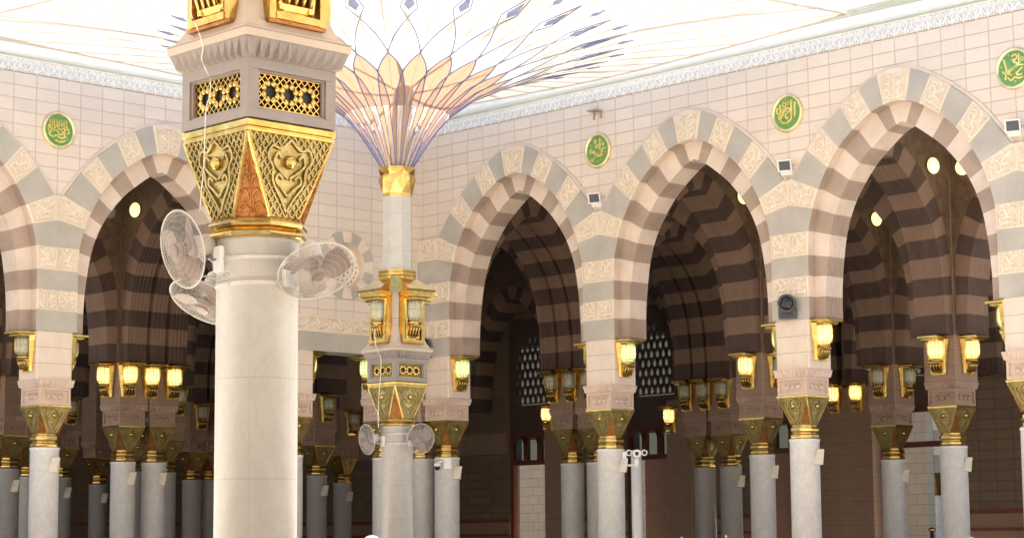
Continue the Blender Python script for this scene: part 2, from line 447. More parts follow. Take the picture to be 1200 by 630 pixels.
def bay_back(mb, half=3.0, mi=0, n=NBK, top=13.2):
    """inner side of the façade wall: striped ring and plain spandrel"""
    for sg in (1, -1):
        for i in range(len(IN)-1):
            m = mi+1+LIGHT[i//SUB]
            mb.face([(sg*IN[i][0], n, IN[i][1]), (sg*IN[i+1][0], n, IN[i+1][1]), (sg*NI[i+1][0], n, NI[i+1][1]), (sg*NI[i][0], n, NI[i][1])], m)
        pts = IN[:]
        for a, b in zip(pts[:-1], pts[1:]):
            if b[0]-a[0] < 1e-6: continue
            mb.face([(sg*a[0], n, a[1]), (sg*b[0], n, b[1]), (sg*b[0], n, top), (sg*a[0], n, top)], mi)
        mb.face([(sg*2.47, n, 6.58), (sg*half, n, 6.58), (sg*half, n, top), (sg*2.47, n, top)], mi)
def lace(mb, s0, s1):
    """carved lace border, s0..s1"""
    mb.face([(s0, .305, 12.60), (s1, .305, 12.60), (s1, .305, 12.90), (s0, .305, 12.90)], 1)
    fr = lambda a, b, h: (a, .307+h, b)
    p = .30; n = int((s1-s0)/p)
    mb.box(s0, s1, .30, .335, 12.872, 12.90, 0)
    for i in range(n):
        x = s0+p*(i+.5)
        arc = lambda cx, cz, r, a0, a1, k=7: [(cx+r*math.cos(a0+(a1-a0)*t/k), cz+r*math.sin(a0+(a1-a0)*t/k)) for t in range(k+1)]
        mb.ribbon(arc(x, 12.755, .10, 0, PI), .035, .02, fr, 0)
        mb.ribbon(arc(x, 12.755, .045, 0, 2*PI), .03, .018, fr, 0)
        for a in (.25, .5, .75): mb.ribbon([(x+.05*math.cos(a*PI), 12.755+.05*math.sin(a*PI)), (x+.125*math.cos(a*PI), 12.755+.125*math.sin(a*PI))], .028, .018, fr, 0)
        mb.ribbon([(x-.15, 12.76), (x-.09, 12.66), (x, 12.60), (x+.09, 12.66), (x+.15, 12.76)], .036, .022, fr, 0)
        mb.ribbon([(x, 12.70), (x, 12.545)], [.07, .02], .02, fr, 0)
        mb.ribbon([(x-.15, 12.86), (x-.15, 12.575)], [.06, .015], .02, fr, 0)
        mb.ribbon([(x-.075, 12.64), (x-.075, 12.575)], [.035, .012], .016, fr, 0)
        mb.ribbon([(x+.075, 12.64), (x+.075, 12.575)], [.035, .012], .016, fr, 0)
CPROF = [(.30, 12.90, 1), (.37, 12.90, 1), (.37, 12.95, 0), (.44, 12.99, 0), (.47, 13.05, 0), (.48, 13.14, 0), (.50, 13.17, 1), (.52, 13.17, 1), (.52, 13.20, 0), (.55, 13.20, 1), (.55, 13.235, 0), (.58, 13.235, 1), (.58, 13.27, 0), (.61, 13.27, 1), (.61, 13.30, 0), (.66, 13.31, 0), (.66, 13.38, 0), (.30, 13.42, 0), (-.6, 13.42, 0)]
def cornice(mb, s1):
    for a, b in zip(CPROF[:-1], CPROF[1:]):
        mb.face([(max(a[0], -.6), a[0], a[1]), (s1, a[0], a[1]), (s1, b[0], b[1]), (b[0], b[0], b[1])], a[2])
mapR = lambda s, n, z: (n, s, z)
mapL = lambda s, n, z: (s, n, z)

YR = [1.04, 7.04, 13.04, 19.04]            # column axes of the right façade (x = 0)
XL = [1.27, 4.457, 5.53, 11.60, 17.6]      # column axes of the left façade (y = 0)
XH = [-5.82, -11.64]                       # inner column lines behind the right façade
YH = [-6.0, -12.0, -18.0, -24.0]           # inner column lines behind the left façade
BACKX, BACKY = -17.2, -27.0

# ------------------------------------------------------------------ ground, roof, ceiling
g = MB(); g.face([(-400, -400, 0), (400, -400, 0), (400, 400, 0), (-400, 400, 0)]); tag(g.build('ground', M['floor']), kind='structure')
g = MB(); g.box(BACKX-.4, -.6, -.6, 25, 13.2, 13.40); g.box(BACKX-.4, 25, BACKY-.4, -.6, 13.2, 13.40)
tag(g.build('ceiling', M['spandrel']), kind='structure')

# ------------------------------------------------------------------ façades
fr_ = thing('arcade_facade', 'pink stone courtyard facade with three tall striped arches, right of the corner', 'facade')
bays = [(4.04, 2.99, 3.0), (10.04, 3.0, 3.0), (16.04, 3.0, 3.0), (22.04, 3.0, 3.0)]
b = MB()
for c, _, _ in bays: b.add((lambda q: (bay_brick(q), q)[1])(MB()), lambda s, n, z, c=c: mapR(s+c, n, z))
b.face([(.30, .30, 9.0), (.30, 1.04, 9.0), (.30, 1.04, 12.56), (.30, .30, 12.56)]); b.face([(.30, .30, 12.55), (.30, 25.04, 12.55), (.30, 25.04, 12.91), (.30, .30, 12.91)])
b.build('coursed_wall', M['brickR'], fr_)
for c, _, _ in bays:
    q = MB(); ring_half(q, 1, 3.0, 3); ring_half(q, -1, 3.0, 11); keystone(q, int(c)); soffit(q, NBK, N2, (2, 6), 8)
    q.mapped(lambda s, n, z, c=c: mapR(s+c, n, z)).build('arch', [M[k] for k in RM[:6]]+[M['brown']], fr_)
q = MB()                                     # bands of the corner pier
zax = [9.75, 9.18, 8.54, 8.00, 7.53, 7.06, 6.58]
for j in range(6):
    q.face([(.30, NF, zax[j+1]), (1.04, NF, zax[j+1]), (1.04, NF, zax[j]), (.30, NF, zax[j]-.0)], 1 if j % 2 == 0 else 0)
    if j % 2 == 0: vines(q, [(.40, zax[j+1]), (1.04, zax[j+1]), (1.04, zax[j]), (.40, zax[j])], NF, 4, 5, j)
q.box(.30, 1.04, .2, NF-.002, 6.582, 9.70, 0)
q.mapped(mapR).build('corner_bands', [M[k] for k in RM], fr_)
q = MB()
for c, _, _ in bays: q.add((lambda w: (bay_back(w), w)[1])(MB()), lambda s, n, z, c=c: mapR(s+c, n, z))
q.build('inner_face', [M['spandrel'], M['dpink'], M['dbrown']], fr_)
q = MB(); lace(q, .30, 25.0); q.mapped(mapR).build('lace_frieze', [M['lace'], M['laceb']], fr_)
q = MB(); cornice(q, 25.0); q.mapped(mapR).build('cornice', [M['cornice'], M['cornd']], fr_)

fl_ = thing('arcade_facade', 'pink stone courtyard facade with round window and flat lintel, left of the corner', 'facade')
b = MB()
for c in (8.565, 14.6, 20.6): b.add((lambda q: (bay_brick(q, (3.036, 3.0)), q)[1])(MB()), lambda s, n, z, c=c: mapL(s+c, n, z))
OCX, OCZ, OCR = 2.86, 8.88, .60             # round window
b.face([(5.0, .30, 9.75), (5.60, .30, 9.75), (5.60, .30, 12.56), (5.0, .30, 12.56)])
K = 36
_an = sorted([2*PI*i/K for i in range(K)]+[math.atan2(z, x) % (2*PI) for x in (2.14, -2.56) for z in (3.68, -1.39)])
for a0, a1 in zip(_an, _an[1:]+[_an[0]+2*PI]):   # wall round the window
    def sq(a):
        c, s = math.cos(a), math.sin(a); t = min(abs((2.14 if c > 0 else -2.56)/c) if abs(c) > 1e-6 else 99, abs((3.68 if s > 0 else -1.39)/s) if abs(s) > 1e-6 else 99)
        return (OCX+c*t, .30, OCZ+s*t)
    b.face([(OCX+OCR*math.cos(a0), .30, OCZ+OCR*math.sin(a0)), (OCX+OCR*math.cos(a1), .30, OCZ+OCR*math.sin(a1)), sq(a1), sq(a0)])
b.face([(.30, .30, 12.55), (25, .30, 12.55), (25, .30, 12.91), (.30, .30, 12.91)])
b.mapped(mapL).build('coursed_wall', M['brickL'], fl_)
for c in (8.565, 14.6, 20.6):
    q = MB(); ring_half(q, 1, 3.02, 5); ring_half(q, -1, 3.02, 15); keystone(q, int(c)+7); soffit(q, NBK, N2, (2, 6), 8)
    q.mapped(lambda s, n, z, c=c: mapL(s+c, n, z)).build('arch', [M[k] for k in RM[:6]]+[M['brown']], fl_)
q = MB()                                     # bands between arch and lintel bay
for j in range(6):
    q.face([(5.0, NF, zax[j+1]), (5.545, NF, zax[j+1]), (5.545, NF, zax[j]), (5.0, NF, zax[j])], 1 if j % 2 == 0 else 0)
    if j % 2 == 0: vines(q, [(5.02, zax[j+1]), (5.53, zax[j+1]), (5.53, zax[j]), (5.02, zax[j])], NF, 4, 5, j)
q.box(5.0, 5.545, .2, NF-.002, 6.582, 9.70, 0)
q.mapped(mapL).build('pier_bands', [M[k] for k in RM], fl_)
q = MB()                                     # lintel with carved frieze
q.box(.30, 4.998, -.45, .36, 6.58, 7.06, 0); q.box(.30, 4.998, -.45, .352, 7.062, 7.49, 1)
fr2 = lambda a, z, h: (a, .352+h, z)
for zz in (7.09, 7.46): q.ribbon([(.32, zz), (4.98, zz)], .03, .014, fr2, 2)
q.ribbon([(.32+.04*i, 7.275+.10*math.sin(i*.04*2*PI/.72)) for i in range(117)], .035, .02, fr2, 2)
for i in range(13):
    cx = .5+.36*i; d = 1 if i % 2 else -1
    q.ribbon([(cx+.12*(1-t*.8)*math.cos(PI/2*d+5.5*t*d), 7.275-.04*d+.11*(1-t*.8)*math.sin(PI/2*d+5.5*t*d)) for t in [k/10 for k in range(11)]], .03, .02, fr2, 2)
    q.ribbon([(cx+.05, 7.275), (cx+.12, 7.275+.13*d), (cx+.2, 7.275+.15*d)], [.02, .06, .01], .018, fr2, 2)
q.mapped(mapL).build('lintel', [M['gray'], M['groove'], M['vine']], fl_)
q = MB()                                     # round window: stones, reveal, pierced disc
for i in range(16):
    m = i % 2
    for k in range(3):
        a0 = 2*PI*(i+k/3)/16+PI/16; a1 = 2*PI*(i+(k+1)/3)/16+PI/16
        r0, r1 = OCR, (.90 if m == 0 else .88)
        A = [(OCX+r*math.cos(a), OCZ+r*math.sin(a)) for a in (a0, a1) for r in (r0, r1)]
        n_ = .345 if m == 0 else .335
        q.face([(A[0][0], n_, A[0][1]), (A[1][0], n_, A[1][1]), (A[3][0], n_, A[3][1]), (A[2][0], n_, A[2][1])], m)
        q.face([(A[1][0], n_, A[1][1]), (A[1][0], .29, A[1][1]), (A[3][0], .29, A[3][1]), (A[3][0], n_, A[3][1])], m)
        q.face([(A[0][0], n_, A[0][1]), (A[0][0], .05, A[0][1]), (A[2][0], .05, A[2][1]), (A[2][0], n_, A[2][1])], 1)
q.mapped(mapL).build('window_surround', [M['gray'], M['cream']], fl_)
q = MB()
q.loft([[(OCX+OCR*math.cos(2*PI*i/36), n_, OCZ+OCR*math.sin(2*PI*i/36)) for i in range(36)] for n_ in (.05, .10)], 0)
for rr, kk, hr in ((.50, 22, .022), (.38, 15, .03), (.25, 10, .035), (.12, 6, .028), (0, 1, .04)):
    for i in range(kk):
        cx, cz = OCX+rr*math.cos(2*PI*i/kk), OCZ+rr*math.sin(2*PI*i/kk)
        q.face([(cx+hr*(1.25 if e % 2 else .7)*math.cos(e*PI/5), .103, cz+hr*(1.25 if e % 2 else .7)*math.sin(e*PI/5)) for e in range(10)], 1)  # dark stars painted on the disc for the shade in its holes
for rr in (.57, .44, .315): q.ribbon([(OCX+rr*math.cos(2*PI*i/30), OCZ+rr*math.sin(2*PI*i/30)) for i in range(31)], .03, .02, lambda a, z, h: (a, .10+h, z), 2)
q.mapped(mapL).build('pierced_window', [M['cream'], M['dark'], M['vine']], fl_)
q = MB()
for c in (8.565, 14.6, 20.6): q.add((lambda w: (bay_back(w), w)[1])(MB()), lambda s, n, z, c=c: mapL(s+c, n, z))
q.face([(.3, NBK, 7.5), (5.57, NBK, 7.5), (5.57, NBK, 13.2), (.3, NBK, 13.2)], 0)
q.build('inner_face', [M['spandrel'], M['dpink'], M['dbrown']], fl_)
q = MB(); lace(q, .36, 25.0); q.mapped(mapL).build('lace_frieze', [M['lace'], M['laceb']], fl_)
q = MB(); cornice(q, 25.0); q.mapped(mapL).build('cornice', [M['cornice'], M['cornd']], fl_)

# ------------------------------------------------------------------ columns
def octo(r, z, c=None):
    if c is None: c = r*(2-math.sqrt(2))      # regular octagon, r = half width across flats
    return [(r, -r+c, z), (r, r-c, z), (r-c, r, z), (-r+c, r, z), (-r, r-c, z), (-r, -r+c, z), (-r+c, -r, z), (r-c, -r, z)]
def clip(p, q, poly):
    """part of segment p-q inside a convex polygon (counter-clockwise)"""
    t0, t1 = 0.0, 1.0; d = (q[0]-p[0], q[1]-p[1])
    for a, b in zip(poly, poly[1:]+poly[:1]):
        e = (b[0]-a[0], b[1]-a[1]); nx, ny = -e[1], e[0]
        den = nx*d[0]+ny*d[1]; num = nx*(a[0]-p[0])+ny*(a[1]-p[1])
        if abs(den) < 1e-9:
            if num > 0: return None
            continue
        t = num/den
        if den > 0: t0 = max(t0, t)
        else: t1 = min(t1, t)
    if t0 >= t1-1e-3: return None
    return (p[0]+d[0]*t0, p[1]+d[1]*t0), (p[0]+d[0]*t1, p[1]+d[1]*t1)
def face_frame(k):
    """frame of side k: (u along, out, z) -> world"""
    c, s = math.cos(k*PI/2), math.sin(k*PI/2)
    return lambda u, o, z: (c*o-s*u, s*o+c*u, z)
def capital(zb, zt, rb, rt, k=1.0):
    """square-to-octagon gold capital with diamond lattice, shields and bosses"""
    mb = MB(); c0 = rb*(2-math.sqrt(2)); zm = zt-.05-.06*(k > 1.05)
    hb = rb-c0
    for q in range(4):
        F = face_frame(q)
        mb.face([F(-hb, rb, zb), F(hb, rb, zb), F(rt, rt, zm), F(-rt, rt, zm)], 0)
        mb.face([F(hb, rb, zb), F(rb, hb, zb), F(rt, rt, zm)], 1)
        sl = (rt-rb)/(zm-zb)
        W = lambda u, z, h, F=F: F(u, rb+(z-zb)*sl+h, z)
        poly = [(-hb, zb), (hb, zb), (rt, zm), (-rt, zm)]
        st = .058*k
        n = int((2*rt+zm-zb)/st)+2
        H = zm-zb
        half = [(0, .96), (.16, .84), (.30, .86), (.36, .72), (.27, .60), (.25, .42), (.10, .22), (0, .06)]
        def inside(u, z):
            v = (z-zb)/H
            for (xa, va), (xb, vb) in zip(half[:-1], half[1:]):
                if min(va, vb) <= v <= max(va, vb) and abs(va-vb) > 1e-6: return abs(u) < (xa+(xb-xa)*(v-va)/(vb-va))*rt*1.45
            return False
        for sg in (1, -1):
            for i in range(-n, n):
                r = clip((i*st*1.0-sg*1.0, zb-1.35), (i*st+sg*1.0, zb+1.35), poly)
                if not r or math.dist(*r) < .02: continue
                seg = []
                for e in range(25):
                    q_ = (r[0][0]+(r[1][0]-r[0][0])*e/24, r[0][1]+(r[1][1]-r[0][1])*e/24)
                    if not inside(*q_): seg.append(q_)
                    if inside(*q_) or e == 24:
                        if len(seg) > 1: mb.ribbon([seg[0], seg[-1]], .017*k, .016*k, W, 0)
                        seg = []
        mb.ribbon([(-hb, zb), (-rt, zm)], .03*k, .016, W, 2); mb.ribbon([(hb, zb), (rt, zm)], .03*k, .016, W, 2)
        # shield
        wz = lambda t: zb+H*t
        for sg in (1, -1):
            mb.ribbon(crom([(sg*x*rt*1.45*k**0, wz(t)) for x, t in half], 4), .028*k if k > 1.05 else .04, .026 if k > 1.05 else .036, W, 0)
            mb.ribbon(crom([(sg*x*rt, wz(t)) for x, t in [(.0, .26), (.16, .36), (.30, .44), (.24, .52), (.14, .47)]], 4), .030*k, .026, W, 0)
            mb.ribbon(crom([(sg*x*rt, wz(t)) for x, t in [(.02, .48), (.18, .55), (.36, .66), (.3, .78), (.2, .72)]], 4), .030*k, .026, W, 0)
        c = W(0, wz(.68), .015); mb.ball(c, (.052 if k > 1.05 else .062)*k, 3, 12, 8)
    # filigree on the corner triangles
    for q in range(4):
        F = face_frame(q); a, b_, t = Vector(F(hb, rb, zb)), Vector(F(rb, hb, zb)), Vector(F(rt, rt, zm))
        nrm = (b_-a).cross(t-a).normalized()
        if nrm.dot(Vector((t.x, t.y, 0))) < 0: nrm = -nrm
        mid = (a+b_)/2
        def T(u, v, h, a=a, b_=b_, t=t, mid=mid, nrm=nrm): return tuple(mid+(b_-a)*u*(1-v)+(t-mid)*v+nrm*h)
        for sg in (1, -1):
            mb.ribbon([(sg*.46, .02), (sg*.44, .9)], .05, .014, T, 1)
            for v0 in (.08, .24, .40, .56):
                mb.ribbon([(sg*(.22+.16*math.cos(4*t_)), v0+.06*math.sin(5*t_)+.02) for t_ in [i/9 for i in range(10)]], .05, .014, T, 1)
        mb.ribbon([(0, .03), (0, .86)], .05, .012, T, 1)
    hm = zt-zm
    mb.loft([octo(rt+d, zm+hm*t-.004, .002) for t, d in ((0, 0), (.1, .014), (.3, .014), (.34, .006), (.42, .006), (.5, .022), (.9, .024), (1, .010))], 2)
    return mb
CAPM = ['goldc', 'copper', 'gold', 'gold']
def impost(z0, z1, z2, a, b):
    """box with sunk panels and three bosses a side, row of teeth flaring to the pier"""
    mb = MB(); fw = .06
    mb.loft([octo(a-.055, z0, .002), octo(a-.055, z1, .002)], 0, cap0=True, cap1=False)
    for q in range(4):
        F = face_frame(q); e = .0015*(q % 2)
        def slab(u0, u1, za, zb_, o0, o1):
            u0 = max(u0, -a+.002); u1 = min(u1, a-.002); za += e; zb_ -= e
            P = [F(u, o, z) for o in (o0, o1) for (u, z) in ((u0, za), (u1, za), (u1, zb_), (u0, zb_))]
            mb.loft([P[:4], P[4:]], 0)
        slab(-a, a, z0, z0+fw, a-.057, a); slab(-a, a, z1-fw, z1, a-.057, a)
        slab(-a, -a+fw, z0+fw, z1-fw, a-.057, a-.001); slab(a-fw, a, z0+fw, z1-fw, a-.057, a-.001)
        zc = (z0+z1)/2-.02
        for k in (-1, 0, 1):
            mb.ball(F(k*.16, a-.05, zc), .062, 0, 10, 6); mb.ribbon([(k*.16-.075, zc+.07), (k*.16, zc+.10), (k*.16+.075, zc+.07)], .03, .04, lambda u, z, h, F=F: F(u, a-.055+h, z), 0)
        n = 9
        for k in range(n):
            u0 = -1+2*k/n; u1 = -1+2*(k+1)/n; um = (u0+u1)/2
            pa = F(u0*a, a, z1); pb = F(u1*a, a, z1); ta = F(u0*b, b, z2-.02); tb = F(u1*b, b, z2-.02)
            tip = F(um*(a+.055), a+.06, z1+.02); tt = F(um*b, b, z2-.02)
            mb.face([pa, tip, tt, ta], 0); mb.face([tip, pb, tb, tt], 0); mb.face([pa, pb, tip], 0)
    mb.loft([octo(b, z2-.02, .002), octo(b, z2, .002)], 0)
    return mb
def rings_gold(z0, z1, r, m=0):
    mb = MB(); h = z1-z0
    mb.loft([octo(r*k, z0+h*t) for t, k in ((0, .96), (.05, 1.06), (.14, 1.09), (.26, 1.08), (.34, .95), (.42, .93), (.46, 1.0), (.55, 1.08), (.66, 1.10), (.78, 1.06), (.84, .96), (.93, .95), (1, 1.0))], m)
    return mb
def lathe_shaft(r, z1, base=True):
    mb = MB(); mb.lathe([(r, .32), (r, z1-.06), (r*1.03, z1-.055), (r*1.045, z1-.03), (r*1.03, z1)], 40); return mb
def base_mb(r):
    mb = MB(); mb.loft([octo(r*1.45, 0), octo(r*1.45, .16)], 0); mb.lathe([(r*1.35, .16), (r*1.42, .20), (r*1.3, .25), (r*1.12, .27), (r*1.15, .31), (r*1.0, .325)], 32, 0); return mb
me_shaft = lathe_shaft(.334, 3.90).mesh('shaft', M['marble'])
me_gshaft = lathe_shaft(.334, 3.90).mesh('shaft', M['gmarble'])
me_base = base_mb(.334).mesh('base', M['gold'])
me_neck = rings_gold(3.90, 4.23, .285).mesh('necking', M['gold'])
me_cap = capital(4.23, 4.87, .275, .405).mesh('capital', [M[k] for k in CAPM])
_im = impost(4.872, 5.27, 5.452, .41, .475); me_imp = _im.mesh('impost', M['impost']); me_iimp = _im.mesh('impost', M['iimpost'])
def pier_mesh(name, mat, n1=.36, n0=-.45, top=6.582, a=AX, kind='R', ext=(0, 0)):
    mb = MB(); c = .03
    if kind == 'R': x0, x1, y0, y1 = n0, n1, -a-ext[0], a+ext[1]
    else: x0, x1, y0, y1 = -a-ext[0], a+ext[1], n0, n1
    ring = lambda z: [(x1, y0+c, z), (x1, y1-c, z), (x1-c, y1, z), (x0+c, y1, z), (x0, y1-c, z), (x0, y0+c, z), (x0+c, y0, z), (x1-c, y0, z)]
    mb.loft([ring(5.452), ring(top)], 0); return mb.mesh(name, mat)
me_pierR = pier_mesh('pier', M['pier']); me_pierL = pier_mesh('pier', M['pier'], kind='L')
me_pierC = pier_mesh('pier', M['pier'], n1=.36)
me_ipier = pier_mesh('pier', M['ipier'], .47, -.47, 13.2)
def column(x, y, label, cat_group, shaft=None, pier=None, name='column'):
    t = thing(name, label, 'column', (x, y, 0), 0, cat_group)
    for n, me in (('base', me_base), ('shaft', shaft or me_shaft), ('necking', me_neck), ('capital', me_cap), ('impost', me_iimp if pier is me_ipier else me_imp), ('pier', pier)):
        if me is None: continue
        o = bpy.data.objects.new(n, me); COL.objects.link(o); o.parent = t
    return t
GF = 'columns carrying the courtyard facades'
GI = 'columns inside the dim hall'
column(0, YR[0], 'white marble column with gold capital just right of the inner corner, camera on its shaft', GF, pier=me_pierR)
column(0, YR[1], 'white marble facade column with gold capital between first and second right-hand arch', GF, pier=me_pierR)
column(0, YR[2], 'white marble facade column with gold capital below the dark grey floodlight', GF, pier=me_pierR)
column(0, YR[3], 'white marble facade column cut off by the right edge of the picture', GF, pier=me_pierR)
column(0, 0, 'white marble column standing in the inner corner, half behind the far umbrella column', GF, pier=me_pierC)
column(XL[0], 0, 'white marble column left behind the far umbrella column, right end of the flat lintel', GF, pier=me_pierL)
column(XL[1], 0, 'white marble column half hidden right behind the big umbrella column, under the lintel', GF, pier=me_pierL)
column(XL[3], 0, 'white marble facade column with gold capital at far left of the picture', GF, pier=me_pierL)
INNER = [  # x, y, label, white?
    (XH[0], 0.0, 'left of the white marble twin columns seen through the first right-hand arch', 1),
    (XH[0], 1.04, 'right of the marble twin columns, partly behind the second facade column', 1),
    (XH[1], 0.0, 'left of the grey twin columns seen through the second right-hand arch', 0),
    (XH[1], 1.04, 'right of the grey twin columns seen through the second right-hand arch', 0),
    (XH[0], 7.04, 'white marble inner column at the right side of the second right-hand arch', 1),
    (XH[1], 7.04, 'slender looking marble inner column in the left half of the third right-hand arch', 1),
    (XH[0], 13.04, 'tall white marble inner column with two lit lanterns in the third right-hand arch', 1),
    (XL[1]+.05, YH[0], 'right of the grey marble twin columns under three lit lanterns at left', 1),
    (5.50, YH[0], 'left of the grey marble twin columns under three lit lanterns at left', 1),
    (XL[0], YH[1], 'dim column just behind the left twin under the lit lanterns', 0),
    (0.0, YH[1], 'dim column just behind the right twin under the lit lanterns', 0),
    (5.50, YH[1], 'grey column cut off by the left edge of the picture', 0),
    (XL[0], YH[2], 'pale column half hidden left behind the leftmost facade column', 1),
    (0.0, YH[2], 'dark grey column right behind the leftmost facade column', 0),
    (-5.25, YH[2], 'left of the two slim grey columns immediately left of the big umbrella column', 0),
    (-6.0, YH[2], 'right of the two slim grey columns immediately left of the big umbrella column', 0),
    (-6.0, YH[1], 'nearer dark column in the flat lintel opening', 0),
    (-12.0, YH[2], 'farther slim dark column in the flat lintel opening', 0),
    (-5.3, YH[3], 'distant pale column left of the twin columns under lit lanterns', 0),
]
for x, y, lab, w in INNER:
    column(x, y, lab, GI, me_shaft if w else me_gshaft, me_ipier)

# ------------------------------------------------------------------ inner arches (each with the wall above it)
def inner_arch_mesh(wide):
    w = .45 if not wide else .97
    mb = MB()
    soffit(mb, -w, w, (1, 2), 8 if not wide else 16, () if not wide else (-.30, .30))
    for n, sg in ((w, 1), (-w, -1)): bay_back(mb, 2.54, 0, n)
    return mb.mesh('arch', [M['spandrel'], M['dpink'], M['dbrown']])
me_arch = inner_arch_mesh(False); me_archw = inner_arch_mesh(True)
GA = 'striped arches inside the hall'
def inner_arch(axis, a0, a1, c, label, wide=False, nsc=1.0):
    """axis 0: runs along x from a0 to a1 at y = c; axis 1: along y at x = c"""
    o = bpy.data.objects.new('inner_arch', me_archw if wide else me_arch); COL.objects.link(o)
    tag(o, label, 'arch', GA)
    L = (abs(a1-a0))/6.0; m = (a0+a1)/2
    o.scale = (L, nsc, 1)
    if axis == 0: o.location = (m, c, 0)
    else: o.location = (c, m, 0); o.rotation_euler = (0, 0, PI/2)
    return o
tw = .52
ARCHES = [
    (0, 0, XH[0], tw, 'wide grooved striped arch springing back from the corner behind the first right-hand arch', True),
    (0, XH[0], XH[1], tw, 'wide striped arch with two dark grooves, second one back, seen through the second right-hand arch', True),
    (0, XH[1], BACKX, tw, 'wide striped arch ending at the back wall behind the second right-hand arch', True),
    (0, 0, XH[0], 7.04, 'dark striped arch springing inward from behind the second facade column', False),
    (0, XH[0], XH[1], 7.04, 'striped arch beyond the first inner row, left part of the third right-hand opening', False),
    (0, XH[1], BACKX, 7.04, 'hindmost striped arch reaching the back wall left in the third right-hand opening', False),
    (0, 0, XH[0], 13.04, 'striped arch springing inward from behind the column under the grey floodlight', False),
    (0, XH[0], XH[1], 13.04, 'striped arch behind the inner column with two lit lanterns', False),
    (1, 1.04, 7.04, XH[0], 'striped arch of the first inner row facing the second right-hand arch', False),
    (1, 7.04, 13.04, XH[0], 'striped arch of the first inner row facing the third right-hand arch', False),
    (1, 13.04, 19.04, XH[0], 'striped arch of the first inner row at the right edge of the third opening', False),
    (1, 1.04, 7.04, XH[1], 'striped arch of the second inner row, deep in the second opening', False),
    (1, 7.04, 13.04, XH[1], 'striped arch of the second inner row, below the single globe lamp', False),
    (1, 0, -6, XH[0], 'very dark patterned arch deep in the first right-hand opening, nearest the lattice', False),
    (1, -6, -12, XH[0], 'very dark arch deep in the first right-hand opening, left of the lattice', False),
    (1, 0, -6, XH[1], 'very dark arch by the back wall in the first right-hand opening', False),
    (1, 0, YH[0], 5.0, 'wide striped arch above three lit lanterns behind the left facade', True),
    (1, YH[0], YH[1], 5.0, 'wide striped arch behind the three lit lanterns', True),
    (0, 11.6, 5.53, YH[0], 'striped arch of the first inner row facing the left-hand arch', False),
    (0, 11.6, 5.53, YH[1], 'striped arch of the second inner row behind the left-hand arch', False),
    (1, 0, YH[0], 11.6, 'striped arch springing back behind the leftmost facade column', False),
    (1, YH[0], YH[1], 11.6, 'striped arch second back at the left edge of the picture', False),
    (0, 17.6, 11.6, YH[0], 'striped arch inside the cut off opening at the left edge', False),
    (0, 4.457, 1.27, YH[0], 'narrow striped arch right of the three lit lanterns', False),
    (0, 4.457, 1.27, YH[1], 'narrow striped arch behind the dim twin columns', False),
    (1, 0, YH[0], .63, 'wide striped arch in shadow behind the flat lintel', True),
    (1, YH[0], YH[1], .63, 'wide dark striped arch two rows behind the flat lintel', True),
    (1, YH[1], YH[2], .63, 'wide dark striped arch three rows behind the left facade', True),
    (0, 0, -5.25, YH[1], 'dark striped arch above the nearer column in the lintel opening', False),
    (0, 0, -5.25, YH[2], 'dark striped arch above the slim pair left of the big column', False),
    (0, -6, -12, YH[2], 'dark striped arch above the farther slim column in the lintel opening', False),
    (1, YH[1], YH[2], -5.6, 'dark wide striped arch left of the lintel opening column', True),
    (1, YH[0], YH[1], -5.6, 'dark wide striped arch right of the lintel opening column', True),
]
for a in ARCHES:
    if not any(k in a[4] for k in ('left edge of the picture', 'cut off opening', 'narrow striped')): inner_arch(*a)
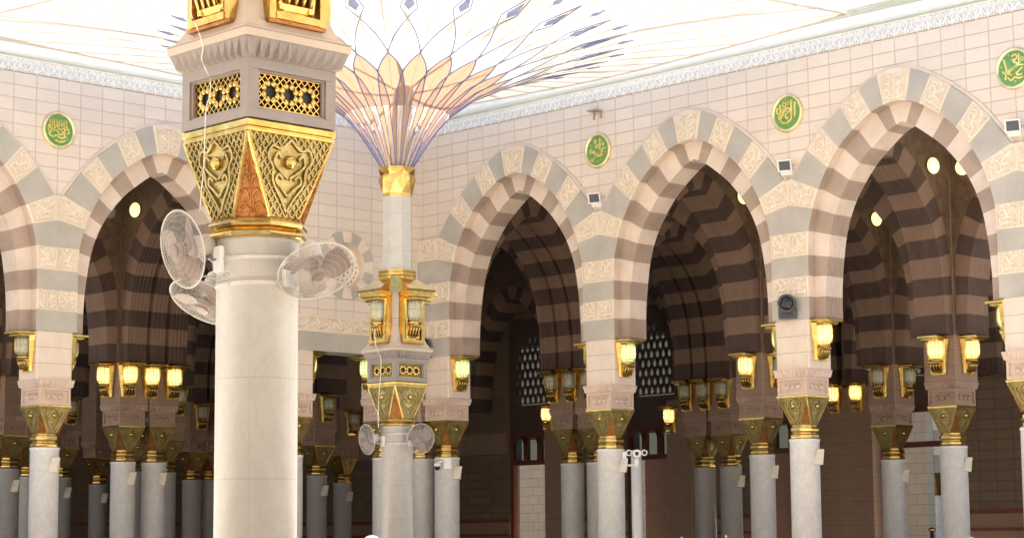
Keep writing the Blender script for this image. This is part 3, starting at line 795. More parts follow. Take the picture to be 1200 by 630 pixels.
# ------------------------------------------------------------------ wall lanterns (local: x out of the wall, z up from the lower tip)
def lantern_parts(lit):
    bk = MB()                                # tapered back plate with raised edge
    tr = lambda x, k=1.0: [(x, -.13*k, 0), (x, .13*k, 0), (x, .23*k, .93), (x, -.23*k, .93)]
    bk.loft([tr(0), tr(.03), [(.03, a*.82, .06+b*.9) for _, a, b in tr(.03)], [(.018, a*.80, .065+b*.9) for _, a, b in tr(.018)]], 0)
    for sg in (1, -1):
        bk.loft([[(.03, sg*.10, .02), (.03, sg*.15, .02), (.03, sg*.215, .85), (.03, sg*.165, .85)], [(.07, sg*.10, .03), (.07, sg*.14, .03), (.12, sg*.20, .85), (.12, sg*.165, .85)]], 0)
    cp = MB()                                # tray above the glass
    cp.loft([[(0, -w, z), (d, -w*.92, z), (d, w*.92, z), (0, w, z)] for d, w, z in ((.22, .17, .80), (.28, .19, .83), (.28, .19, .86), (.36, .22, .88), (.36, .22, .925), (.30, .20, .94))], 0)
    gl = MB()                                # bellied glass shade
    prof = [(.03, .36), (.085, .385), (.12, .44), (.135, .52), (.138, .62), (.135, .72), (.13, .80)]
    gl.loft([[(.115+r*math.cos(a)*1.0, r*math.sin(a)*.98, z) for a in [2*PI*k/16 for k in range(16)]] for r, z in prof], 0, True)
    rb = MB()
    for k in range(-2, 3):
        a = k*.52
        rb.tube([(.115+(r+.004)*math.cos(a), (r+.004)*math.sin(a)*.98, z) for r, z in prof], .006, 4, 0)
    for i in (2, 4): rb.tube([(.115+(prof[i][0]+.004)*math.cos(a), (prof[i][0]+.004)*math.sin(a)*.98, prof[i][1]) for a in [-1.5+3*k/10 for k in range(11)]], .006, 4, 0)
    lo = MB()                                # cup and fluted corbel below the glass
    lo.lathe([(.10, .30), (.12, .33), (.12, .36), (.09, .385)], 12, 0, o=(.115, 0, 0))
    lo.loft([[(0, -w, z), (d, -w, z), (d, w, z), (0, w, z)] for d, w, z in ((.05, .10, .03), (.06, .11, .06), (.12, .12, .22), (.16, .13, .28), (.16, .13, .30))], 0)
    for k in range(4):
        y = -.09+.06*k; lo.tube([(.09, y, .07), (.135, y, .20), (.16, y, .27)], .022, 6, 0)
    return [('back_plate', bk, 'goldl'), ('cap', cp, 'gold'), ('glass_shade', gl, {'lit': 'lshade', 'litg': 'gshade', 'unlit': 'unlit'}[lit]), ('glazing_ribs', rb, 'goldl'), ('corbel', lo, 'gold')]+([] if lit == 'unlit' else [('bulb', (lambda q: (q.ball((.115, 0, .60), .045, 0, 10, 6, 1, 1, 2.2), q)[1])(MB()), 'bulb' if lit == 'lit' else 'bulbw')])
LME = {k: [(n, mb.mesh(n, M[m])) for n, mb, m in lantern_parts(k)] for k in ('lit', 'litg', 'unlit')}
GLN = 'gold lanterns on the piers'
def put(parts, root):
    for n, me in parts:
        o = bpy.data.objects.new(n, me); COL.objects.link(o); o.parent = root
def lantern(x, y, face, label, k='unlit', z=5.62, name='wall_lantern', grp=GLN):
    rot = {'+x': 0, '+y': PI/2, '-x': PI, '-y': -PI/2}[face]
    t = thing(name, label, 'lantern', (x, y, z), rot, grp); t.scale = (1.35, 1.4, 1.0); put(LME[k], t); return t
w = .472
lantern(0, YR[0]+w, '+y', 'gold lantern with greenish glass at the left foot of the first right-hand arch', 'litg')
lantern(0, YR[1]+w, '+y', 'gold lantern with greenish glass at the left foot of the second right-hand arch', 'litg')
lantern(0, YR[2]+w, '+y', 'gold lantern with lit glass at the left foot of the third right-hand arch', 'lit')
lantern(0, YR[1]-w, '-y', 'gold lantern edge peeping out at the right foot of the first right-hand arch')
lantern(0, YR[2]-w, '-y', 'gold lantern edge peeping out at the right foot of the second right-hand arch', 'litg')
lantern(0, YR[3]-w, '-y', 'gold lantern edge at the right foot of the third right-hand arch', 'litg')
lantern(XL[0]+w, 0, '+x', 'green-lit gold lantern in the lintel opening, left of the far umbrella column', 'litg')
lantern(XL[1]-w, 0, '-x', 'gold lantern edge at the left jamb of the lintel opening', 'litg')
lantern(XL[3]+w, 0, '+x', 'gold lantern on the left side of the leftmost facade pier', 'unlit')
lantern(XL[3]-w, 0, '-x', 'gold lantern edge on the right side of the leftmost facade pier', 'unlit')
xw_ = XH[0]+w
lantern(xw_, 13.04, '+x', 'brightly lit lantern on the left face of the tall inner pier in the third opening', 'lit')
lantern(XH[0], 13.04+w, '+y', 'brightly lit lantern on the right face of the tall inner pier in the third opening', 'lit')
lantern(xw_, 7.04, '+x', 'lit lantern on the left face of the inner pier at right of the second opening', 'lit')
lantern(XH[0], 7.04+w, '+y', 'lantern on the right face of the inner pier beside the floodlight column', 'unlit')
for y, s in ((-.22, 'leftmost'), (.52, 'middle'), (1.26, 'rightmost')):
    lantern(xw_, y, '+x', s+' of three unlit lanterns above the white twin columns', 'unlit')
    lantern(XH[1]+w, y, '+x', s+' of three unlit lanterns above the grey twin columns', 'unlit')
lantern(XH[1]+w, 7.04, '+x', 'unlit lantern on the left face of the slender inner pier in the third opening')
lantern(XH[1], 7.04+w, '+y', 'unlit lantern on the right face of the slender inner pier in the third opening')
for x, s in ((5.72, 'leftmost'), (5.0, 'middle'), (4.28, 'rightmost')):
    lantern(x, YH[0]+w, '+y', s+' of three brightly lit lanterns above the left twin columns', 'lit')
lantern(5.53+w, YH[0], '+x', 'brightly lit lantern round the corner left of the three lit lanterns', 'lit')
lantern(4.457-w, YH[0], '-x', 'lit lantern edge round the corner right of the three lit lanterns', 'litg')
lantern(-.1, YH[1]+w, '+y', 'dim lantern low behind the right end of the three lit lanterns')
lantern(0, YH[2]+w, '+y', 'dim lantern above the dark column right of the leftmost facade column')
lantern(-5.25, YH[2]+w, '+y', 'dim lantern over the left slim column by the big column')
lantern(-6.0, YH[2]+w, '+y', 'dim lantern over the right slim column by the big column')
lantern(-6.0, YH[1]+w, '+y', 'unlit lantern on the nearer dark column in the lintel opening')
lantern(-12.0, YH[2]+w, '+y', 'unlit lantern on the farther dark column in the lintel opening')
lantern(5.5+w, YH[1], '+x', 'dim lantern at the left edge of the picture inside the hall')
lantern(BACKX+.5, -5.85, '+x', 'lit lantern on the back wall between the lattice and the grey twin columns', 'lit', 5.35)
lantern(BACKX+.5, 1.2, '+x', 'lit lantern on the back wall pier left of two in the third opening', 'lit', 5.7)
lantern(BACKX+.5, 2.1, '+x', 'glowing lantern on the back wall pier right of two in the third opening', 'lit', 5.7)
lantern(BACKX+.5, -11.85, '+x', 'small glowing lantern on the back wall right of the lattice in the first opening', 'lit', 5.7)

# ------------------------------------------------------------------ globe lamps on the inner spandrels
def globe(x, y, face, label, k='globe', z=10.62):
    t = thing('globe_lamp', label, 'lamp', (x, y, z), {'+x': 0, '+y': PI/2}[face], 'round lamps high in the hall')
    a = MB(); a.lathe([(.05, 0), (.17, .0), (.19, .02), (.19, .05), (.16, .07)], 24); a = a.mapped(lambda x, y, z: (z, x, y)); a.build('fitting', M['gold'], t)
    b = MB(); b.ball((.10, 0, 0), .20, 0, 20, 12, .55, 1, 1); b.build('glass_globe', M[k], t)
globe(XH[0]+1.25, 13.04+.452, '+y', 'left one of two round lit lamps high in the third right-hand arch')
globe(XH[0]+.452, 13.04+.92, '+x', 'right one of two round lit lamps high in the third right-hand arch')
globe(XH[1]+1.2, 7.04+.452, '+y', 'single lower round lit lamp inside the third right-hand arch')
globe(XH[0]+1.2, 7.04+.452, '+y', 'round lit lamp at the right edge of the second right-hand arch')
globe(5.98, YH[0]+1.25, '+x', 'round lit lamp inside the left-hand arch')
globe(5.97+.45, YH[0]+.452, '+y', 'unlit round lamp left of the lit one inside the left-hand arch', 'unlit')

# ------------------------------------------------------------------ umbrella columns
def lattice_screen():
    """star-pierced gilt grille for one side; u across, z up, centred on the box face"""
    mb = MB(); W, H = .315, .138
    F = lambda u, z, h: (u, h, z)
    poly = [(-W, -H), (W, -H), (W, H), (-W, H)]
    st = .062
    stars = [-.185, 0, .185]
    for sg in (1, -1):
        for i in range(-14, 15):
            r = clip((i*st-sg*.5, -.5), (i*st+sg*.5, .5), poly)
            if not r: continue
            # break the bar at the stars
            n = 14; seg = []
            for k in range(n+1):
                p = (r[0][0]+(r[1][0]-r[0][0])*k/n, r[0][1]+(r[1][1]-r[0][1])*k/n)
                if all(math.dist(p, (s, 0)) > .062 for s in stars): seg.append(p)
                else:
                    if len(seg) > 1: mb.ribbon([seg[0], seg[-1]], .013, .014, F)
                    seg = []
            if len(seg) > 1: mb.ribbon([seg[0], seg[-1]], .013, .014, F)
    for s in stars:
        for k in range(8):
            a = k*PI/4+PI/8; c, d = s+.073*math.cos(a), .073*math.sin(a)
            mb.loft([[(c+r*math.cos(t), h, d+r*math.sin(t)) for t in [2*PI*q/8 for q in range(8)]] for r, h in ((.030, 0), (.026, .014), (.012, .022))], 0)
    mb.ribbon(poly+[poly[0]], .016, .016, F)
    return mb
def umbrella_column(x, y, label):
    t = thing('umbrella_column', label, 'column', (x, y, 0), 0, 'umbrella columns of the courtyard')
    base_mb(.332).build('base', M['gold'], t)
    s = MB(); s.lathe([(.332, .32), (.332, 4.02), (.345, 4.03), (.345, 4.085)], 48); s.build('shaft', M['umarble'], t)
    rings_gold(4.07, 4.23, .352).build('necking', M['gold'], t)
    cp = capital(4.23, 4.985, .345, .425, 1.1).build('capital', [M[k] for k in CAPM], t)
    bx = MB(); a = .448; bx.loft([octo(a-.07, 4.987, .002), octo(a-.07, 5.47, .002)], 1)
    for q in range(4):
        F = face_frame(q)
        e = .0015*(q % 2)
        def slab(u0, u1, z0, z1, o0=a-.05, o1=a):
            u0 = max(u0, -a+.002); u1 = min(u1, a-.002); z0 += e; z1 -= e
            P = [F(u, o, z) for o in (o0, o1) for (u, z) in ((u0, z0), (u1, z0), (u1, z1), (u0, z1))]; bx.loft([P[:4], P[4:]], 0)
        slab(-a, a, 4.987, 5.065); slab(-a, a, 5.385, 5.47)
        slab(-a, -.345, 5.065, 5.385, a-.05, a-.001); slab(.345, a, 5.065, 5.385, a-.05, a-.001)
        for u0, u1, z0, z1 in ((-.345, .345, 5.065, 5.083), (-.345, .345, 5.367, 5.385), (-.345, -.32, 5.083, 5.367), (.32, .345, 5.083, 5.367)): slab(u0, u1, z0, z1, a-.05, a-.02)
        n = 11
        for k in range(n):
            u0 = -1+2*k/n; u1 = -1+2*(k+1)/n; um = (u0+u1)/2; zl, zt, b = 5.47, 5.617, .525
            pa, pb, ta, tb = F(u0*a, a, zl), F(u1*a, a, zl), F(u0*b, b, zt), F(u1*b, b, zt)
            tip = F(um*(a+.055), a+.055, zl+.025); tt = F(um*b, b, zt)
            bx.face([pa, tip, tt, ta]); bx.face([tip, pb, tb, tt]); bx.face([pa, pb, tip])
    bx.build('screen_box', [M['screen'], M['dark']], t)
    sm = lattice_screen()
    for q in range(4):
        F = face_frame(q); sm.mapped(lambda u, h, z, F=F: F(u, a-.056+h, 5.225+z)).build('grille', M['gold'], t)
    lp = MB()
    cc = lambda r, c, z: octo(r, z, c)
    lp.loft([cc(.535, .002, 5.619), cc(.54, .002, 5.625), cc(.54, .002, 5.70), cc(.515, .002, 5.705), cc(.49, .01, 5.73), cc(.455, .03, 5.80), cc(.435, .06, 5.90), cc(.42, .14, 6.0), cc(.42, .20, 6.13), cc(.42, .20, 6.92)], 0)
    lp.build('pier', M['upier'], t)
    rf = MB()                                # gilt cowl: a hood over each lantern and the faceted collar
    for q in range(4):
        F = face_frame(q)
        up = [F(-.22, .34, 7.18), F(.22, .34, 7.18), F(.40, .80, 6.90), F(-.40, .80, 6.90)]
        lo = [F(-.22, .40, 6.86), F(.22, .40, 6.86), F(.38, .78, 6.855), F(-.38, .78, 6.855)]
        rf.loft([lo, up], 0)
        rf.loft([[F(u, o, z) for u, o in ((-.33, .42), (.33, .42), (.35, .74), (-.35, .74))] for z in (6.78, 6.853)], 0)
        c = [F(.225, .425, 6.86), F(.425, .225, 6.86), F(.37, .21, 7.20), F(.21, .37, 7.20)]
        d = [tuple(x*.93 for x in p[:2])+(p[2],) for p in c]; rf.loft([d, c], 0)
    rf.loft([octo(.37, 7.02), octo(.365, 7.20), octo(.36, 7.22), octo(.39, 7.235), octo(.39, 7.265), octo(.345, 7.275), octo(.345, 7.30), octo(.385, 7.31), octo(.385, 7.345), octo(.30, 7.36)], 0)
    rf.build('cowl', M['gold'], t)
    for q in range(4):
        c = math.cos(q*PI/2); s_ = math.sin(q*PI/2)
        ln = lantern_parts('unlit'); body = ln[0][1].build('lantern', M['goldl'], t)
        body.location = (.421*c, .421*s_, 5.865); body.rotation_euler = (0, 0, q*PI/2); body.scale = (1.1, 1.25, 1.0)
        for n, mb, m in ln[1:]: mb.build(n, M[m], body)
        fm = MB()
        F = face_frame(q)
        def bar(u0, u1, z0, z1, o1, m=0):
            P = [F(u, o, z) for o in (.40, o1) for (u, z) in ((u0, z0), (u1, z0), (u1, z1), (u0, z1))]; fm.loft([P[:4], P[4:]], m)
        bar(-.29, -.225, 5.80, 6.84, .52); bar(.225, .29, 5.80, 6.84, .52); bar(-.224, .224, 5.802, 5.86, .53); bar(-.288, .288, 5.77, 5.799, .515, 1)
        fm.build('lantern_frame', [M['gold'], M['copper']], t)
    us = MB(); us.loft([octo(.305, 7.34), octo(.29, 8.93)], 0); us.build('upper_shaft', M['umarble'], t)
    cu = MB()                                # lotus cup, faceted
    n = 8; P = lambda r, z, k, o=0.0: (r*math.cos(2*PI*(k+o)/n+PI/8), r*math.sin(2*PI*(k+o)/n+PI/8), z)
    for k in range(n):
        cu.face([P(.31, 8.90, k), P(.31, 8.90, k+1), P(.325, 9.0, k+1), P(.325, 9.0, k)])
        m_ = P(.40, 9.30, k, .5)
        cu.face([P(.325, 9.0, k), P(.325, 9.0, k+1), m_]); cu.face([P(.325, 9.0, k), m_, P(.35, 9.38, k)]); cu.face([P(.325, 9.0, k+1), P(.35, 9.38, k+1), m_])
        q2 = P(.37, 9.40, k, .5); cu.face([m_, q2, P(.35, 9.38, k)]); cu.face([m_, P(.35, 9.38, k+1), q2])
        cu.face([P(.35, 9.38, k), q2, P(.37, 9.40, k, .5), P(.41, 9.50, k)]); cu.face([q2, P(.35, 9.38, k+1), P(.41, 9.50, k+1)]); cu.face([q2, P(.41, 9.50, k+1), P(.41, 9.50, k)])
        cu.face([P(.41, 9.50, k), P(.41, 9.50, k+1), P(.41, 9.55, k+1), P(.41, 9.55, k)])
    cu.face([P(.41, 9.55, k) for k in range(n)])
    cu.build('lotus_cup', M['gold'], t)
    return t
ZP = [(.30, 9.50), (.55, 9.92), (.80, 10.30), (1.15, 10.72), (1.70, 11.12), (2.5, 11.50), (3.6, 11.93), (5.0, 12.30), (7.0, 12.60), (10, 12.85)]
def zr(r):
    for (a, za), (b, zb) in zip(ZP[:-1], ZP[1:]):
        if r <= b: t = (r-a)/(b-a); return za+(zb-za)*t
    return ZP[-1][1]
NS = 24; HS = PI/NS; RT, RB, R0 = 2.5, 1.9, 1.12
def gA(r):
    if r <= R0: return .30+.26*((r-.3)/(R0-.3))
    if r <= RB: return .42+.58*((r-R0)/(RB-R0))**1.3
    if r <= RT: return max(.002, 1-((r-RB)/(RT-RB))**1.35)
    return .002
HALF = 6.8
def Redge(th):
    m = max(abs(math.cos(th)), abs(math.sin(th))); return HALF/m*(1-.035*math.cos(2*th)**2)
def pol(r, th, dz=0.0): return (r*math.cos(th), r*math.sin(th), zr(r)+dz)
def canopy(root):
    mb = MB()
    rows = [.30, .45, .6, .8, 1.0, R0, R0+.002, 1.25, 1.45, 1.7, RB, 2.0, 2.1, 2.2, 2.3, 2.4, RT]
    fr8 = [0, .1, .2, .32, .45, .6, .75, .9, 1.0]
    for k in range(NS):
        th = 2*PI*k/NS
        cols = lambda r: [th-gA(r)*HS, th, th+gA(r)*HS, th+HS, th+2*HS-gA(r)*HS]
        for a, b in zip(rows[:-1], rows[1:]):
            ca, cb = cols(a), cols(b)
            for i in range(4):
                B = i >= 2
                if (B and b <= R0+1e-6) or abs(b-a) < .01: continue
                mat = (2 if B else 1) if (not B or b <= RB+1e-6) else 0
                mb.face([pol(a, ca[i]), pol(a, ca[i+1]), pol(b, cb[i+1]), pol(b, cb[i])], mat, True)
        for f0, f1 in zip(fr8[:-1], fr8[1:]):
            ts = [th+2*HS*j/4 for j in range(5)]
            for i in range(4):
                q = [(f0, ts[i]), (f0, ts[i+1]), (f1, ts[i+1]), (f1, ts[i])]
                mb.face([pol(RT+(Redge(t)-RT)*f, t) for f, t in q], 0, True)
    cn = mb.build('canopy', [M['fab'], M['peach'], M['peach2']], root)
    sb = MB()                                # doubled cloth along the seams and two hoops
    for k in range(NS*2):
        th = k*HS; e = Redge(th); w0 = .07
        for a, b in zip([2.9, 4.0, 5.2, 6.2], [4.0, 5.2, 6.2, 1]):
            b = e if b == 1 else b
            if b <= a: continue
            sb.face([pol(a, th-w0/a, .012), pol(a, th+w0/a, .012), pol(b, th+w0/b, .012), pol(b, th-w0/b, .012)])
    for r0, r1 in ((3.0, 3.35), (4.35, 4.7), (5.7, 6.15)):
        for k in range(96):
            a, b = 2*PI*k/96, 2*PI*(k+1)/96; sb.face([pol(r0, a, .02), pol(r1, a, .02), pol(r1, b, .02), pol(r0, b, .02)])
    sb.build('seam_bands', M['sheer'], cn)
    bl = MB(); br = MB(); bp = MB()
    D = -.012
    for k in range(NS):
        th = 2*PI*k/NS
        for sg in (1, -1):
            bl.tube([pol(r, th+sg*gA(r)*HS, D) for r in rows[:6]], [.006, .007, .008, .009, .010, .011], 5, 0)
            bl.tube([pol(r, th+sg*gA(r)*HS, D) for r in rows[6:]], .014, 5, 0)
            tip = [(RT, th), (2.75, th+sg*.18*HS), (3.1, th+sg*.48*HS), (3.4, th+sg*.78*HS), (3.62, th+sg*HS)]
            bl.tube([pol(r, t, D) for r, t in crom(tip, 3)], .012, 5, 0)
            kt = [(3.62, th+HS), (4.05, th+HS+sg*.33*HS), (4.95, th+HS)]
            bl.tube([pol(r, t, D) for r, t in kt], .011, 5, 0)
        br.tube([pol(r, th, D) for r in rows[6:]], .007, 4, 0)
        e = Redge(th); br.tube([pol(r, th, D) for r in (RT, 3.2, 4, 5, 6, e)], .007, 4, 0)
        e = Redge(th+HS); br.tube([pol(r, th+HS, D) for r in (RB, 2.5, 3.2, 4, 5, 6, e)], .007, 4, 0)
        for rr, tt, h, wd in ((3.98, th+HS, .60, .19), (4.75, th, .34, .14)):
            q = [pol(rr, tt, D*2), pol(rr+h*.3, tt+wd*HS, D*2), pol(rr+h, tt, D*2), pol(rr+h*.3, tt-wd*HS, D*2)]
            bp.face(q); bl.tube(q+[q[0]], .007, 4, 0)
    bl.build('blue_seams', M['blue'], cn); br.build('radial_seams', M['seam'], cn); bp.build('blue_panels', M['bluep'], cn)
    rim = MB(); rim.tube([pol(Redge(t), t) for t in [2*PI*k/96 for k in range(97)]], .03, 6, 0); rim.build('edge_hem', M['seam'], cn)
    ar = MB()
    for k in range(8):
        th = 2*PI*k/8; e = Redge(th)*.96; ar.tube([pol(r, th, 1.3) for r in (3.0, 4, 5.0, 6.0, e)], [.14, .14, .13, .12, .09], 8)
    ar.tube([(0, 0, 9.5), (0, 0, 13.6)], .2, 12)
    for k in range(8): ar.tube([(0, 0, 13.45), pol(3.1, 2*PI*k/8, 1.3)], .03, 6)
    ar.build('arms', M['ivory'], root)
    rb = MB()                                # slim poles from the cup up to the membrane
    for k in range(12): rb.tube([(.12*math.cos(k*PI/6), .12*math.sin(k*PI/6), 9.5), (.5*math.cos(k*PI/6), .5*math.sin(k*PI/6), 10.9)], .022, 6, 0)
    rb.build('poles', M['ivory'], root)
    return cn
U1 = (27.267, 28.915); U2 = (8.747, 9.169)
far = umbrella_column(*U2, 'far white marble umbrella column with gold cowl and lotus cup in mid courtyard')
canopy(far)
near = dup(far, (U1[0], U1[1], 0), 0, 'big near marble umbrella column with ornate gold capital, left of centre')

for i, (ux, uy) in enumerate([(8.747, 28.9), (27.267, 9.169), (8.747, 48.7), (27.267, 48.7), (45.8, 9.169), (45.8, 28.9), (45.8, 48.7)]):  # unseen columns, there only to shape the courtyard light
    dup(far, (ux, uy, 0), 0, 'white marble umbrella column added out of view for the light, '+['beyond the right edge', 'beyond the left edge', 'far right', 'right of the viewer', 'far left', 'left of the viewer', 'behind the viewer'][i])
for nm, bx in (('x', (54.5, 55.5, -1, 58)), ('y', (-1, 54.5, 57, 58))):  # unseen walls, added to keep low sky light out
    m = MB(); m.box(*bx, 0, 13.4); tag(m.build('unseen_closing_wall', M['pier']), 'unseen plain stone wall added behind the viewer against low sky light, on the '+('left' if nm == 'x' else 'right'), 'wall')

# cable down each umbrella column
TV = Vector((.694, .720, 0)); RV = Vector((-.7209, .693, 0)); UZ = Vector((0, 0, 1))
def at(u, r, t, z): return Vector((u[0], u[1], 0))+RV*r+TV*t+UZ*z
def cable(u, pts, label, rad):
    m = MB(); m.tube(crom([tuple(at(u, *p)) for p in pts], 4), rad, 6); tag(m.build('cable', M['rope']), label, 'cable', 'cables on the umbrella columns')
cable(U1, [(-.50, .36, 6.3), (-.51, .36, 5.97), (-.50, .42, 5.87), (-.44, .38, 5.72), (-.41, .36, 5.6), (-.42, .36, 5.5), (-.36, .30, 5.36), (-.36, .305, 5.22), (-.39, .30, 5.1), (-.40, .30, 4.7), (-.43, .30, 4.28)], 'thin white cable hanging down the big near umbrella column to its fan', .004)
cable(U2, [(-.45, .38, 6.05), (-.44, .42, 5.87), (-.42, .40, 5.72), (-.33, .36, 5.5), (-.32, .37, 5.3), (-.33, .36, 5.05), (-.36, .34, 4.7), (-.38, .32, 4.1), (-.33, .3, 3.95)], 'thin white cable running down the far umbrella column', .007)

# ------------------------------------------------------------------ fans (local: disc axis = +x, origin at the centre of the disc)
def fan_parts():
    R = .335; gd = MB()
    for sg in (1, -1):
        for k in range(72):
            a = 2*PI*k/72
            gd.tube([(sg*(.085*(1-(t**2.4))), R*t*math.cos(a), R*t*math.sin(a)) for t in (.16, .4, .65, .85, .96, 1.0)], .0014, 4, 0, False)
    for t in (.16, .3, .45, .6, .75, .88, .95):
        for sg in (1, -1): gd.tube([(sg*.085*(1-t**2.4), R*t*math.cos(a), R*t*math.sin(a)) for a in [2*PI*k/40 for k in range(41)]], .0014, 4, 0, False)
    gd.tube([(0, R*math.cos(a), R*math.sin(a)) for a in [2*PI*k/48 for k in range(49)]], .007, 8, 0, False)
    hub = MB(); hub.lathe([(.03, .092), (.06, .092), (.064, .086), (.058, .078)], 20); hub = hub.mapped(lambda x, y, z: (z, x, y))
    hub.lathe
    h2 = MB(); h2.lathe([(.055, -.03), (.06, .02), (.045, .055), (.01, .06)], 20); h2 = h2.mapped(lambda x, y, z: (z, x, y))
    bl = MB(); bl.add(h2)
    for q in range(3):
        a0 = q*2*PI/3+.3; pts = []
        for i in range(9):
            r = .05+.245*i/8; w_ = .36+.50*math.sin(PI*(i/8)**.75)*(1-.35*i/8)
            pts.append([(.035-.07*s, r*math.cos(a0+w_*(s-.5)*2+.5*i/8), r*math.sin(a0+w_*(s-.5)*2+.5*i/8)) for s in (0, .25, .5, .75, 1)])
        bl.loft(pts, 0, True, False, False, closed=False)
    mo = MB(); mo.lathe([(.02, -.30), (.075, -.295), (.092, -.27), (.092, -.13), (.10, -.11), (.10, -.085), (.05, -.08)], 24); mo = mo.mapped(lambda x, y, z: (z, x, y))
    for k in range(10): mo.tube([(-.115, .099*math.cos(k*.628), .099*math.sin(k*.628)), (-.09, .10*math.cos(k*.628), .10*math.sin(k*.628))], .006, 4)
    return [('guard', gd.mesh('guard', M['fanw'])), ('badge', hub.mesh('badge', M['fanb'])), ('blades', bl.mesh('blades', M['fanb'])), ('motor', mo.mesh('motor', M['fanw']))]
FP = fan_parts()
def fan(u, c, nrm, mount, label):
    """c, mount: (right, towards viewer, z) about the column axis; nrm the same frame"""
    C = at(u, *c); N = (RV*nrm[0]+TV*nrm[1]+UZ*nrm[2]).normalized()
    t = thing('wall_fan', label, 'fan', C, 0, 'fans clamped to the umbrella columns')
    yv = UZ.cross(N).normalized(); zv = N.cross(yv)
    t.rotation_euler = Matrix((N, yv, zv)).transposed().to_euler()
    put(FP, t); t.scale = (.94, .94, .94)
    Mi = Matrix((N, yv, zv))                    # world -> local
    mt = Mi @ (at(u, *mount)-C); ce = Mi @ (at(u, 0, 0, mount[2])-C)
    br = MB(); br.tube([(-.22, 0, -.06), (-.25, 0, -.11), tuple((mt+Vector((-.25, 0, -.11)))/2+Mi @ Vector((0, 0, -.02))), tuple(mt)], .024, 8)
    br.tube([(-.16, 0, -.05), (-.2, .0, -.13)], .03, 8)
    br.build('bracket', M['gmetal'], t)
    pl = MB(); d = (mt-ce).normalized(); up = Mi @ UZ; sd = d.cross(up)
    pl.loft([[tuple(mt+d*o+up*a+sd*b) for a, b in ((-.11, -.06), (-.11, .06), (.11, .06), (.11, -.06))] for o in (-.02, .022)], 0)
    pl.build('mounting_plate', M['white'], t)
    return t
fan(U1, (-.57, .26, 3.98), (-.74, .62, -.24), (-.27, .19, 3.90), 'upper left fan on the big near column, its disc turned left')
fan(U1, (-.47, -.34, 3.62), (-.30, .40, -.80), (-.25, -.21, 3.80), 'lower left fan behind the big near column, tipped face down')
fan(U1, (.51, .31, 3.79), (.28, .54, -.78), (.26, .20, 3.78), 'right fan on the big near column, tilted towards the viewer')
fan(U2, (-.62, .22, 3.80), (-.78, .55, -.12), (-.27, .18, 3.76), 'left fan on the far umbrella column')
fan(U2, (.50, .30, 3.80), (.45, .85, -.12), (.27, .18, 3.76), 'right fan on the far umbrella column')
for u, lab in ((U1, 'two white steel straps round the shaft of the big near column below its capital'), (U2, 'white steel straps round the far umbrella column behind its fans')):
    m = MB()
    for z in (3.70, 3.905): m.lathe([(.334, z-.021), (.339, z-.021), (.339, z+.021), (.334, z+.021)], 48, 0, o=(u[0], u[1], 0), caps=False)
    for z in (3.70, 3.905): 
        for r_ in (-.2, .19): m.ball(at(u, r_, .275, z), .018, 0, 8, 5)
    tag(m.build('strap', M['fanw']), lab, 'strap', 'fan straps')
m = MB()                                         # chain and padlock under the upper left fan
for i in range(7):
    c = at(U1, -.42+.035*i, .30, 3.77-.03*math.sin(PI*i/6)); ax_ = RV if i % 2 else UZ
    m.tube([tuple(c+RV*.022*math.cos(a)+(TV if i % 2 else UZ)*.012*math.sin(a)) for a in [2*PI*k/10 for k in range(11)]], .0045, 5)
tag(m.build('chain', M['gmetal']), 'short steel chain beside the upper left fan bracket', 'chain')

